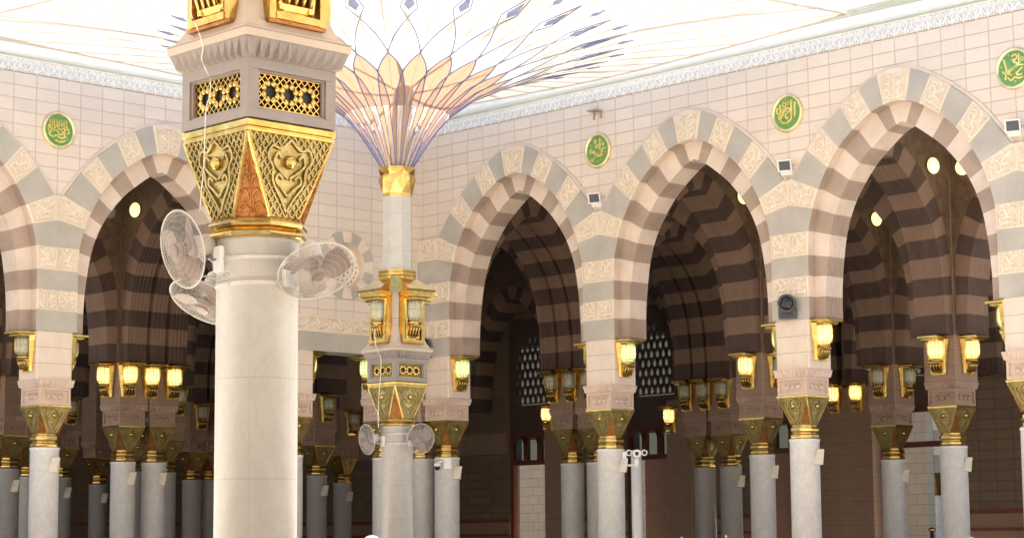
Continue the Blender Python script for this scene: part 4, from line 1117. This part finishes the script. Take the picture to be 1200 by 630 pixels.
# ------------------------------------------------------------------ green and gold roundels
def ell(cx, cy, rx, ry, a0=0, a1=2*PI, k=14): return [(cx+rx*math.cos(a0+(a1-a0)*i/k), cy+ry*math.sin(a0+(a1-a0)*i/k)) for i in range(k+1)]
def dot(x, y): return [(x-.035, y), (x+.035, y)]
SCR = {
 'a': [  # two-word name, short alif and bowl above the long word
   ([(.27, .86), (.27, .45), (.25, .05)], .12), (crom([(-.2, .36), (-.12, .22), (.02, .2), (.12, .32), (.2, .42), (.27, .28)], 4), .10), (ell(-.02, .40, .08, .07), .07),
   (crom([(.86, .06), (.66, .10), (.52, .0), (.46, -.14), (.58, -.28), (.80, -.25), (.86, -.2)], 4), .13), (crom([(.80, -.26), (.5, -.38), (.2, -.42), (.02, -.38), (-.12, -.40)], 4), .13),
   ([(.34, -.40), (.36, -.18)], .09), ([(.12, -.40), (.12, -.2)], .09), (crom([(-.34, .02), (-.18, -.16), (-.08, -.36), (-.3, -.56), (-.66, -.68)], 4), .13),
   (crom([(-.62, .2), (-.5, .02), (-.56, -.16), (-.68, -.1), (-.64, .1), (-.42, -.08), (-.24, -.3)], 4), .11), (dot(-.56, .5), .1), (dot(-.55, .34), .1), (dot(-.40, -.76), .1), (dot(-.24, -.78), .1), (dot(.05, -.76), .1), (dot(.32, -.72), .09),
   (ell(-.14, .66, .15, .14), .07), (ell(-.14, .66, .05, .05), .07), (crom([(.5, .4), (.58, .5), (.68, .42), (.6, .3), (.5, .4)], 3), .07), (dot(.52, .66), .07)],
 'b': [  # three tall strokes with the name across
   ([(.40, .82), (.40, .2), (.38, -.44)], .13), ([(.68, .66), (.67, 0), (.66, -.34)], .12), (crom([(.38, -.44), (.2, -.56), (-.1, -.66), (-.35, -.62), (-.5, -.45)], 4), .12),
   (crom([(.26, -.02), (.06, .02), (-.05, .18), (.1, .34), (.26, .24), (.16, .08), (-.06, -.06), (-.1, -.26), (.08, -.30)], 4), .12), (crom([(-.1, -.26), (-.02, -.4), (.16, -.34)], 3), .1),
   (crom([(-.22, .16), (-.34, -.1), (-.52, -.34), (-.68, -.3)], 4), .12), (ell(-.18, .58, .13, .15), .10), (crom([(-.06, .5), (-.1, .32), (-.22, .18), (-.34, .34)], 4), .11),
   (crom([(-.40, .20), (-.56, .04), (-.76, .06), (-.82, .26), (-.74, .44)], 4), .12), ([(-.54, .64), (-.52, .2), (-.56, -.3)], .12), (dot(-.26, .84), .1), (dot(-.06, .88), .1), (dot(.12, -.80), .12),
   (ell(.14, .66, .09, .10), .07), (crom([(-.62, -.1), (-.7, -.2), (-.6, -.24)], 3), .08)],
 'c': [  # crowded name
   *[([(x, .20), (x+.01, .62+.1*(1-abs(x)*.6))], .085) for x in (-.74, -.56, -.40, -.22, -.02, .16, .36, .52)],
   (crom([(-.74, .2), (-.6, .04), (-.36, .12), (-.2, .3), (-.1, .1), (.08, .05), (.3, .15), (.5, .1), (.74, .12)], 4), .10),
   (crom([(-.5, -.1), (-.3, -.02), (-.1, -.12), (.0, -.3), (.22, -.28), (.28, -.12), (.12, -.06)], 4), .10), (crom([(-.8, -.15), (-.7, -.42), (-.46, -.5), (-.22, -.38), (.0, -.5), (.3, -.52), (.52, -.4)], 4), .11),
   ([(.40, .2), (.42, -.44)], .11), (crom([(.56, .34), (.66, .1), (.74, -.1), (.62, -.2)], 4), .10), (crom([(-.36, -.7), (-.1, -.8), (.2, -.8), (.5, -.66)], 4), .10), (dot(-.2, -.64), .11), (dot(.12, -.66), .11), (dot(.64, -.56), .12), (ell(-.12, .44, .1, .07), .07), (ell(.2, .4, .09, .06), .07), ([(-.84, .3), (-.84, -.1)], .07), ([(-.7, -.02), (-.62, -.22)], .08)],
 'd': [  # tail sweeping back under a hooked letter
   (crom([(-.66, .64), (-.5, .1), (-.52, -.4), (-.6, -.62)], 4), .12), (crom([(-.1, .74), (.16, .82), (.3, .64), (.1, .5), (-.08, .56), (.1, .36), (.3, .22), (.0, .02), (-.4, -.12)], 4), .13), ([(.42, .86), (.40, .2)], .10),
   (crom([(-.78, -.08), (-.5, -.3), (-.2, -.12), (.1, .02), (.4, .14), (.7, .1)], 4), .12), (crom([(.62, -.02), (.4, -.2), (.2, -.34), (.34, -.46), (.6, -.42)], 4), .12), (crom([(-.4, -.5), (-.2, -.7), (.0, -.6), (-.1, -.4), (-.36, -.3)], 4), .12), (crom([(-.2, -.4), (.1, -.55), (.4, -.66), (.66, -.6)], 4), .11), (dot(-.3, .84), .1), (dot(.12, -.82), .1), (ell(.62, .5, .1, .1), .07), (dot(-.84, .2), .1)],
}
def roundel(fmap, label, key):
    t = thing('roundel', label, 'plaque', fmap(0, 0, 0), 0, 'green and gold calligraphy plaques')
    L = lambda u, o, z: tuple(Vector(fmap(u, o, z))-Vector(fmap(0, 0, 0)))
    a = MB(); a.loft([[L(r*math.cos(k*PI/24), o, r*math.sin(k*PI/24)) for k in range(48)] for r, o in ((.40, -.01), (.405, .02), (.36, .03))], 0, True); a.build('disc', M['green'], t)
    b = MB(); b.loft([[L(r*math.cos(k*PI/24), o, r*math.sin(k*PI/24)) for k in range(48)] for r, o in ((.445, -.01), (.445, .03), (.43, .055), (.40, .06), (.378, .05), (.365, .028))], 0, True, False, False); b.build('rim', M['rim'], t)
    c = MB()
    for pts, w_ in SCR[key]: c.ribbon([(x*.345, y*.345) for x, y in pts], w_*.42, .022, lambda u, z, h: L(u, .03+h, z), 0)
    c.build('calligraphy', M['script'], t)
roundel(lambda u, o, z: (.31+o, YR[1]+u, 11.30+z), 'green roundel between the first and second right-hand arches, rosette at upper left', 'a')
roundel(lambda u, o, z: (.31+o, YR[2]+u, 11.32+z), 'green roundel between the second and third right-hand arches, two tall upright strokes', 'b')
roundel(lambda u, o, z: (.31+o, YR[3]+u, 11.34+z), 'green roundel cut by the right edge of the picture', 'd')
roundel(lambda u, o, z: (XL[3]-u, .31+o, 11.32+z), 'crowded green roundel on the left facade above the leftmost pier', 'c')

# ------------------------------------------------------------------ floodlights, cameras, loudspeakers
def floodlight(c, label):
    t = thing('floodlight', label, 'floodlight', c, 0, 'white floodlights above the piers')
    hs = MB(); q = lambda w, z0, z1, x: [(x, -w, z0), (x, w, z0), (x, w, z1), (x, -w, z1)]
    hs.loft([q(.13, .0, .22, .06), q(.22, .02, .36, .26), q(.235, .0, .38, .26), q(.235, .0, .38, .30), q(.20, .035, .345, .30), q(.12, .06, .27, .12)], 0); hs.build('housing', M['white'], t)
    gl = MB(); gl.face(q(.195, .04, .34, .27)); gl.build('reflector', M['gplastic'], t)
    b = MB(); b.box(0, .12, -.2, .2, -.14, -.02); b.tube([(.06, -.2, -.05), (.16, -.24, .1)], .015); b.tube([(.06, .2, -.05), (.16, .26, .1)], .015); b.tube([(.06, .2, -.08), (.06, .32, -.06)], .03, 8); b.build('ballast_box', M['white'], t)
    t.rotation_euler = (0, .25, .35); t.scale = (.7, .7, .7)
floodlight((.30, YR[1]-.05, 10.0), 'small white floodlight below the roundel above the second facade column')
floodlight((.30, YR[2]-.05, 10.0), 'small white floodlight above the third facade column')
floodlight((.30, YR[3]-.05, 10.02), 'small white floodlight at the right edge of the picture')
def bigflood(c, rz, label):
    t = thing('floodlight', label, 'floodlight', c, rz)
    h = MB(); oc = lambda r, x, zc=0: [(x, r*math.cos(k*PI/12), zc+r*math.sin(k*PI/12)) for k in range(24)]
    h.loft([oc(.10, .02), oc(.19, .08), oc(.20, .24), oc(.205, .30), oc(.175, .30), oc(.12, .15)], 0, True)
    h.loft([[(x, -.2, z), (x, .2, z), (x, .2, z+.22), (x, -.2, z+.22)] for x, z in ((.0, -.34), (.20, -.34), (.22, -.33), (.22, -.32))], 0)
    h.build('housing', M['gplastic'], t)
    g_ = MB(); g_.loft([oc(.17, .24), oc(.12, .27), oc(.03, .285)], 0, True); g_.build('lens', M['lens'], t)
    f = MB()
    for z in (-.3, -.25): f.box(.221, .23, -.15, .15, z, z+.02)
    f.build('vents', M['lens'], t)
bigflood((.375, YR[2]-.06, 6.93), .5, 'dark grey round floodlight on the pier above the third facade column')
bigflood((.375, .62, 6.9), .5, 'dark grey round floodlight just right of the far umbrella column')
m = MB(); m.box(.30, .55, YR[1]-.16, YR[1]+.16, 12.28, 12.31); m.box(.30, .34, YR[1]-.14, YR[1]-.10, 12.1, 12.28); m.box(.30, .34, YR[1]+.10, YR[1]+.14, 12.1, 12.28)
tag(m.build('bracket', M['brown']), 'small brown bracket shelf on the wall above the green roundel of the second column', 'bracket')
def speaker(x, y, z, label, mat='ivory'):
    u = (x, y); t = thing('loudspeaker', label, 'loudspeaker', at(u, 0, 0, z), 0, 'wedge loudspeakers on the columns'); t.scale = (.88, .88, .86)
    G = lambda r, tt, h: tuple(RV*r+TV*tt+UZ*h)
    m = MB(); m.loft([[G(.19, .29, -.21), G(.43, .20, -.21), G(.47, .20, .20), G(.28, .29, .20)], [G(.16, .34, -.20), G(.40, .34, -.20), G(.46, .28, .19), G(.27, .33, .19)]], 0); m.build('cabinet', M[mat], t)
    b = MB(); b.tube([G(.24, .18, 0), G(.33, .27, 0)], .03, 8); b.build('bracket', M['white'], t)
for x, y, z, lab in ((0, YR[0], 3.5, 'cream wedge loudspeaker on the column right of the inner corner'), (0, YR[1], 3.5, 'cream wedge loudspeaker on the second facade column beside the camera'), (0, YR[2], 3.5, 'cream wedge loudspeaker on the column under the dark floodlight'),
                     (XL[3], 0, 3.5, 'cream wedge loudspeaker on the leftmost facade column'),
                     (XH[0], 7.04, 3.45, 'cream wedge loudspeaker on the inner column right of the second opening'), (XH[0], 13.04, 3.45, 'cream wedge loudspeaker on the tall inner column in the third opening'), (XH[1], 7.04, 3.45, 'cream wedge loudspeaker on the slender inner column of the third opening'),
                     (XH[1], 1.04, 3.45, 'cream wedge loudspeaker on the right grey twin column of the second opening'),
                     (5.5, YH[0], 3.45, 'cream wedge loudspeaker on the left twin column under the lit lanterns'), (4.5, YH[0], 3.45, 'cream wedge loudspeaker on the right twin column under the lit lanterns'),
                     (0, YH[2], 3.4, 'cream wedge loudspeaker on the dark column behind the leftmost one'), (5.5, YH[1], 3.4, 'cream wedge loudspeaker on the grey column at the left edge'),
                     (-5.3, YH[3], 3.4, 'cream wedge loudspeaker on the distant pale column at left'), (-6.0, YH[1], 3.4, 'cream wedge loudspeaker on the nearer column in the lintel opening'), (-12.0, YH[2], 3.4, 'cream wedge loudspeaker on the farther column in the lintel opening')):
    speaker(x, y, z, lab)
def dome_camera(u, label):
    t = thing('security_camera', label, 'camera', u, 0, 'security cameras')
    b = MB(); b.box(-.10, .10, -.10, .10, -.13, .13); b = b.mapped(lambda x, y, z: tuple(RV*x+TV*(y*.4)+UZ*z)); b.build('junction_box', M['white'], t)
    a = MB(); a.tube([tuple(RV*-.08+TV*.04+UZ*.06), tuple(RV*-.2+TV*.06+UZ*.06), tuple(RV*-.26+TV*.07+UZ*.02)], .022); a.ball(tuple(RV*-.27+TV*.07+UZ*-.02), .095, 0, 14, 8, 1, 1, .7); a.build('arm', M['white'], t)
    d = MB(); d.ball(tuple(RV*-.27+TV*.07+UZ*-.09), .075, 0, 14, 8); d.build('dome', M['lens'], t)
dome_camera(at((0, YR[0]), .03, .36, 3.72), 'white dome camera on the column right of the inner corner')
t = thing('security_camera', 'white camera with two round side lamps on the second facade column', 'camera', at((0, YR[1]), .62, .2, 3.78), 0, 'security cameras')
b = MB(); T_ = lambda x, y, z: tuple(RV*x+TV*y+UZ*z)
b.tube([T_(0, -.16, 0), T_(0, .12, 0)], .10, 12); b.tube([T_(0, 0, -.1), T_(0, 0, -.34)], .065, 10); b.tube([T_(-.18, .0, 0), T_(.18, 0, 0)], .025, 6); b.tube([T_(0, 0, -.28), T_(-.3, 0, -.28)], .03, 6)
for s in (-1, 1): b.tube([T_(s*.19, -.05, .02), T_(s*.19, .09, .02)], .075, 12)
b.build('body', M['white'], t); b = MB(); b.box(-.05, .05, -.03, .03, -.25, .25); b = b.mapped(lambda x, y, z: T_(x-.30, y, z-.2)); b.build('mount', M['white'], t)
b = MB(); b.tube([T_(0, .12, 0), T_(0, .135, 0)], .05, 12)
for s in (-1, 1): b.tube([T_(s*.19, .09, .02), T_(s*.19, .1, .02)], .05, 12)
b.build('lens', M['lens'], t)

# ------------------------------------------------------------------ back walls and portals
DY = [-13.3, -7.3, -1.45, 4.3]; DW, DH = 1.15, 10.0
bw = MB(); edges = [-30.0]
for d in DY: edges += [d-DW, d+DW]
edges.append(26)
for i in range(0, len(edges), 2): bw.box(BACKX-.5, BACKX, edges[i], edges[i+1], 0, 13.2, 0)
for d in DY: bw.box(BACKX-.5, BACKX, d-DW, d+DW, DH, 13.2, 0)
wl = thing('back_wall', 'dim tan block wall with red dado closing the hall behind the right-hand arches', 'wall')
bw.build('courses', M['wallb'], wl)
dd = MB()
for i in range(0, len(edges), 2):
    dd.box(BACKX, BACKX+.06, edges[i], edges[i+1], 2.42, 2.56); dd.box(BACKX, BACKX+.06, edges[i], edges[i+1], 1.90, 2.0)
dd.build('dado_rail', M['dado'], wl)
pd = MB()
for i in range(0, len(edges), 2): pd.box(BACKX, BACKX+.03, edges[i], edges[i+1], 0, 1.9); pd.box(BACKX, BACKX+.03, edges[i], edges[i+1], 2.0, 2.42)
pd.build('dado', M['dpink'], wl)
ip = MB()
for y0, y1 in ((.2, 2.6), (-6.1, -5.0), (-12.1, -10.9), (11.5, 13.6)): ip.box(BACKX+.061, BACKX+.5, y0, y1, 0, 6.5)
ip.build('pilaster', M['ipier'], wl)
fz = MB(); fz.box(BACKX, BACKX+.02, -30, -14.6, 5.0, 5.75)
for k in range(20):
    y = -29.6+k*.75; fz.box(BACKX+.02, BACKX+.04, y, y+.62, 5.1, 5.65)
fz.build('carved_frieze', M['ipier'], wl)
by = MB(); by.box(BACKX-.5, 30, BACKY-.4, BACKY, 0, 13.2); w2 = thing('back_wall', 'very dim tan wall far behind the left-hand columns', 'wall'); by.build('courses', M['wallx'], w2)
dd = MB(); dd.box(BACKX, 30, BACKY, BACKY+.06, 2.42, 2.56); dd.build('dado_rail', M['dado'], w2)
labs = ['red-brown wooden portal with open door in the first right-hand opening, pale blocks beyond', 'red-brown wooden portal behind the second facade column with the twin-lamp camera', 'red-brown wooden portal mostly hidden behind the third facade column', 'tall open portal in the third right-hand opening']
for d, lab in zip(DY, labs):
    t = thing('portal', lab, 'door', (BACKX-.12, d, 0), 0, 'portals in the back wall')
    f = MB()
    f.box(-.1, .1, -DW, -DW+.16, 0, 5.8); f.box(-.1, .1, DW-.16, DW, 0, 5.8); f.box(-.1, .1, -DW+.16, DW-.16, 4.52, 4.70); f.box(-.1, .1, -DW+.16, DW-.16, 5.62, 5.8)
    if d < 4:
        for y in (-.36, .36): f.box(-.08, .08, y-.10, y+.10, 4.70, 5.62)
        for y in (-.72, 0, .72): 
            f.ribbon(ell(y, 5.30, .30, .30, 0, PI, 10), .16, .08, lambda u, z, h: (h, u, z))
    f.build('frame', M['wood'], t)
    if d < 4:
        p = MB(); p.face([(-.05, -DW+.1, 4.62), (-.05, DW-.1, 4.62), (-.05, DW-.1, 5.70), (-.05, -DW+.1, 5.70)]); p.build('arched_panes', M['pane'], t)
    l = MB()
    l.box(-.1, .1, -DW, DW, 5.8, 6.75); l.build('panel', M['dbrown'], t)
    sc_ = MB(); cw, ch = .28, .32
    for r in range(11):
        for c in range(-5, 6):
            y = c*cw+(cw/2 if r % 2 else 0); z = 6.95+r*ch
            hole = [(a_*.80, b_*.84) for a_, b_ in crom([(0, .155), (.075, .02), (.085, -.06), (.045, -.13), (0, -.145), (-.045, -.13), (-.085, -.06), (-.075, .02), (0, .155)], 2)]
            out = [(x_*1.0, z_) for x_, z_ in [(0, ch/2), (cw/4, ch/2), (cw/2, ch/2), (cw/2, 0), (cw/2, -ch/4), (cw/2, -ch/2), (cw/4, -ch/2), (cw/8, -ch/2), (0, -ch/2), (-cw/8, -ch/2), (-cw/4, -ch/2), (-cw/2, -ch/2), (-cw/2, -ch/4), (-cw/2, 0), (-cw/2, ch/2), (-cw/4, ch/2), (0, ch/2)]]
            big = abs(y) > .86 or (z > 8.3 and abs(y) > .95*(1-((z-8.3)/1.25)**2)-.1)
            Q = lambda p_: (0, max(-DW, min(DW, y+p_[0])), max(6.75, z+p_[1]))
            if big: sc_.face([Q((-cw/2, -ch/2)), Q((cw/2, -ch/2)), Q((cw/2, ch/2)), Q((-cw/2, ch/2))]); continue
            for k in range(16): sc_.face([Q(hole[k]), Q(out[k]), Q(out[k+1]), Q(hole[k+1])])
    sc_.ribbon([(-DW, 6.8), (-DW, DH-.02)], .2, .05, lambda u, z_, h: (h, u, z_)); sc_.ribbon([(DW, 6.8), (DW, DH-.02)], .2, .05, lambda u, z_, h: (h, u, z_))
    la = sc_.build('lattice', M['dbrown'], t)
    p = MB(); p.face([(-.03, -DW, 6.75), (-.03, DW, 6.75), (-.03, DW, DH), (-.03, -DW, DH)]); p.build('lattice_pane', M['pane'], la)
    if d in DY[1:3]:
        dk = MB(); dk.box(-1.3, -1.25, -DW-.4, DW+.4, 0, 4.6); dk.build('dark_backing', M['dbrown'], t)  # dark sheet added for the dimness beyond the doorway
    if d < 4:
        dr = MB(); dr.box(-1.0, -.1, DW-.24, DW-.16, .02, 4.50); dr.build('door_leaf', M['wood'], t)
for d, lab in zip(DY, ['blind striped arch on the back wall framing the lattice in the first opening', 'blind striped arch on the back wall framing the lattice behind the second facade column', 'blind striped arch on the back wall behind the third facade column', 'blind striped arch on the back wall in the third opening']):
    inner_arch(1, d-2.92, d+2.92, BACKX+.47, lab)
ow = MB(); ow.box(-24.4, -24, -40, -.45, 0, 12); o_ = tag(ow.build('outer_wall', M['outb']), 'pale block wall of the outer yard seen through the open portals', 'wall')
ow = MB(); ow.box(-19.4, -19.0, 5.6, 5.9, 2.2, 8, 0)
ow = MB(); ow.loft([octo(.3, 0), octo(.3, 3.4)], 0); ow.loft([octo(.3, 3.4), octo(.42, 4.3, .002)], 1); ow.loft([octo(.45, 4.3, .002), octo(.45, 5.0, .002)], 2)
for k in range(12): ow.loft([octo(.42, 5.0+.5*k, .002), octo(.42, 5.5+.5*k, .002)], 3+k % 2)
fw = MB(); fw.box(-47, -46, -60, 20, 0, 12); tag(fw.build('outer_wall', M['wallb']), 'dark backdrop wall added far beyond the third opening behind the banded column', 'wall')  # added so that darkness stands behind the distant column
rf = MB(); rf.box(-46, -26, -60, 20, 12.0, 12.4); tag(rf.build('ceiling', M['spandrel']), kind='structure')  # unseen roof added to keep the sun off the distant column
t = thing('column', 'distant bluish white banded column far beyond the third opening', 'column', (-33, -6.5, 0)); 
ow.build('shaft', [M['white'], M['gold'], M['gray'], M['white'], M['gray']], t)

# ------------------------------------------------------------------ people, seen only by their heads at the lower edge
def person(loc, label, s=1.0):
    me = bpy.data.meshes.new('person'); P = [((0,0,.95), .17), ((0,0,1.15), .16), ((0,0,1.38), .19), ((0,0,1.50), .075), ((0,.01,1.58), .085), ((0,.0,1.68), .10), ((0,-.0,1.75), .07),
         ((.1,0,.85), .11), ((.11,.02,.48), .075), ((.11,0,.1), .05), ((.11,.14,.03), .045), ((-.1,0,.85), .11), ((-.11,.02,.48), .075), ((-.11,0,.1), .05), ((-.11,.14,.03), .045),
         ((.21,0,1.40), .07), ((.25,-.02,1.12), .05), ((.25,.05,.86), .036), ((-.21,0,1.40), .07), ((-.25,-.02,1.12), .05), ((-.25,.05,.86), .036)]
    E_ = [(0,1),(1,2),(2,3),(3,4),(4,5),(5,6),(0,7),(7,8),(8,9),(9,10),(0,11),(11,12),(12,13),(13,14),(2,15),(15,16),(16,17),(2,18),(18,19),(19,20)]
    me.from_pydata([p for p, _ in P], E_, []); o = bpy.data.objects.new('person', me); COL.objects.link(o)
    md = o.modifiers.new('skin', 'SKIN'); 
    for v, (_, r) in zip(me.skin_vertices[0].data, P): v.radius = (r, r)
    me.skin_vertices[0].data[0].use_root = True
    sb = o.modifiers.new('sub', 'SUBSURF'); sb.levels = 2; sb.render_levels = 2
    me.materials.append(M['skin']); tag(o, label, 'person'); o.location = loc; o.scale = (s, s, s); o.rotation_euler = (0, 0, R_(130))
    h = MB(); h.ball((0, -.01, 1.70), .125, 0, 18, 10, 1, 1.12, .78); h.lathe([(.13, 1.66), (.15, 1.5), (.2, 1.40), (.205, 1.38)], 20); h.build('head_cloth', M['cloth'], o)
    r = MB(); r.loft([[(rx*math.cos(a), ry*math.sin(a), z) for a in [2*PI*k/24 for k in range(24)]] for rx, ry, z in ((.30, .26, .12), (.27, .22, .6), (.24, .19, .95), (.25, .19, 1.2), (.25, .16, 1.40), (.12, .11, 1.48))], 0, True); r.build('robe', M['robe'], o)
def along(px, py, dep):                     # a place on the line of sight, dep metres in front of the viewer
    f = 2454.3383; D = Vector((-0.68785518, -0.71412257, 0.12993925)); R2 = Vector((-0.7208853, 0.69301439, -0.00744558)); U2_ = Vector((0.08473272, 0.09879278, 0.991494))
    return Vector((37.49675, 42.52074, 1.62))+(D+R2*((px-600)/f)-U2_*((py-315)/f))*dep
h = along(436, 626, 29); person((h.x, h.y, 0), 'pale robe and pinkish white head cloth, crown showing below the far umbrella column', h.z/1.80)
h = along(1137, 628, 47); person((h.x, h.y, 0), 'white head cloth at the foot of the tall inner column', h.z/1.80)
def post(px, py, dep, label, tipm, r):
    h = along(px, py, dep); t = thing('barrier_post', label, 'post', (h.x, h.y, 0), 0, 'slim posts at the lower edge')
    a = MB(); a.lathe([(.16, 0), (.16, .03), (r, .06), (r, h.z-.14)], 12); a.build('pole', M['black'], t)
    b = MB(); b.lathe([(r, h.z-.14), (r*2.2, h.z-.10), (r*2.4, h.z-.06), (r*1.2, h.z-.02), (.004, h.z)], 12); b.build('finial', M[tipm], t)
post(799, 627, 50, 'slim post with orange tip left of the grey twin columns', 'gold', .018)
post(851, 624.5, 50, 'slim post with orange tip before the right grey twin column', 'gold', .018)
post(1092, 617, 58, 'black post with golden knob left of the tall inner column in the third opening', 'gold', .05)
m = MB(); h = along(746, 560, 54); m.lathe([(.14, 0), (.14, (along(746, 527, 54)).z)], 20, 0, o=(h.x, h.y, 0)); tag(m.build('pillar', M['white']), 'plain white pipe standing just right of the second facade column', 'pipe')

# ------------------------------------------------------------------ light, sky, camera
wd = bpy.data.worlds.new('World'); sc.world = wd; wd.use_nodes = True
nt = wd.node_tree; bg = nt.nodes['Background']; sky = nt.nodes.new('ShaderNodeTexSky'); sky.sky_type = 'NISHITA'; sky.sun_disc = False
EL, AZ = R_(62), R_(215)      # AZ: compass-like angle of the sun's horizontal direction measured from +Y clockwise
sky.sun_elevation = EL; sky.sun_rotation = AZ
nt.links.new(sky.outputs[0], bg.inputs['Color']); bg.inputs['Strength'].default_value = .07
sd = bpy.data.lights.new('sun', 'SUN'); sd.energy = 5.0; sd.angle = R_(.53); sd.color = (1, .93, .82)
so = bpy.data.objects.new('sun', sd); COL.objects.link(so)
dirs = Vector((math.sin(AZ)*math.cos(EL), math.cos(AZ)*math.cos(EL), math.sin(EL)))
so.rotation_euler = dirs.to_track_quat('Z', 'Y').to_euler(); so.location = (-40, -40, 60)
cd = bpy.data.cameras.new('camera'); cd.sensor_width = 36; cd.lens = 2454.3383*36/1200; cd.clip_end = 2000; cd.clip_start = .1
co_ = bpy.data.objects.new('camera', cd); COL.objects.link(co_); sc.camera = co_
D_ = Vector((-0.68785518, -0.71412257, 0.12993925)); Rr = Vector((-0.7208853, 0.69301439, -0.00744558)); Uu = Vector((0.08473272, 0.09879278, 0.991494))
co_.matrix_world = Matrix(((Rr.x, Uu.x, -D_.x, 37.49675), (Rr.y, Uu.y, -D_.y, 42.52074), (Rr.z, Uu.z, -D_.z, 1.62), (0, 0, 0, 1)))
sc.view_settings.view_transform = 'Standard'; sc.view_settings.look = 'None'; sc.view_settings.gamma = 1; sc.view_settings.use_curve_mapping = False
sc.view_settings.exposure = 2.4
sc.render.engine = 'CYCLES'; sc.cycles.use_denoising = True
sc.cycles.max_bounces = 10; sc.cycles.diffuse_bounces = 6; sc.cycles.glossy_bounces = 4; sc.cycles.transmission_bounces = 6; sc.cycles.sample_clamp_indirect = 6
sc.render.film_transparent = False
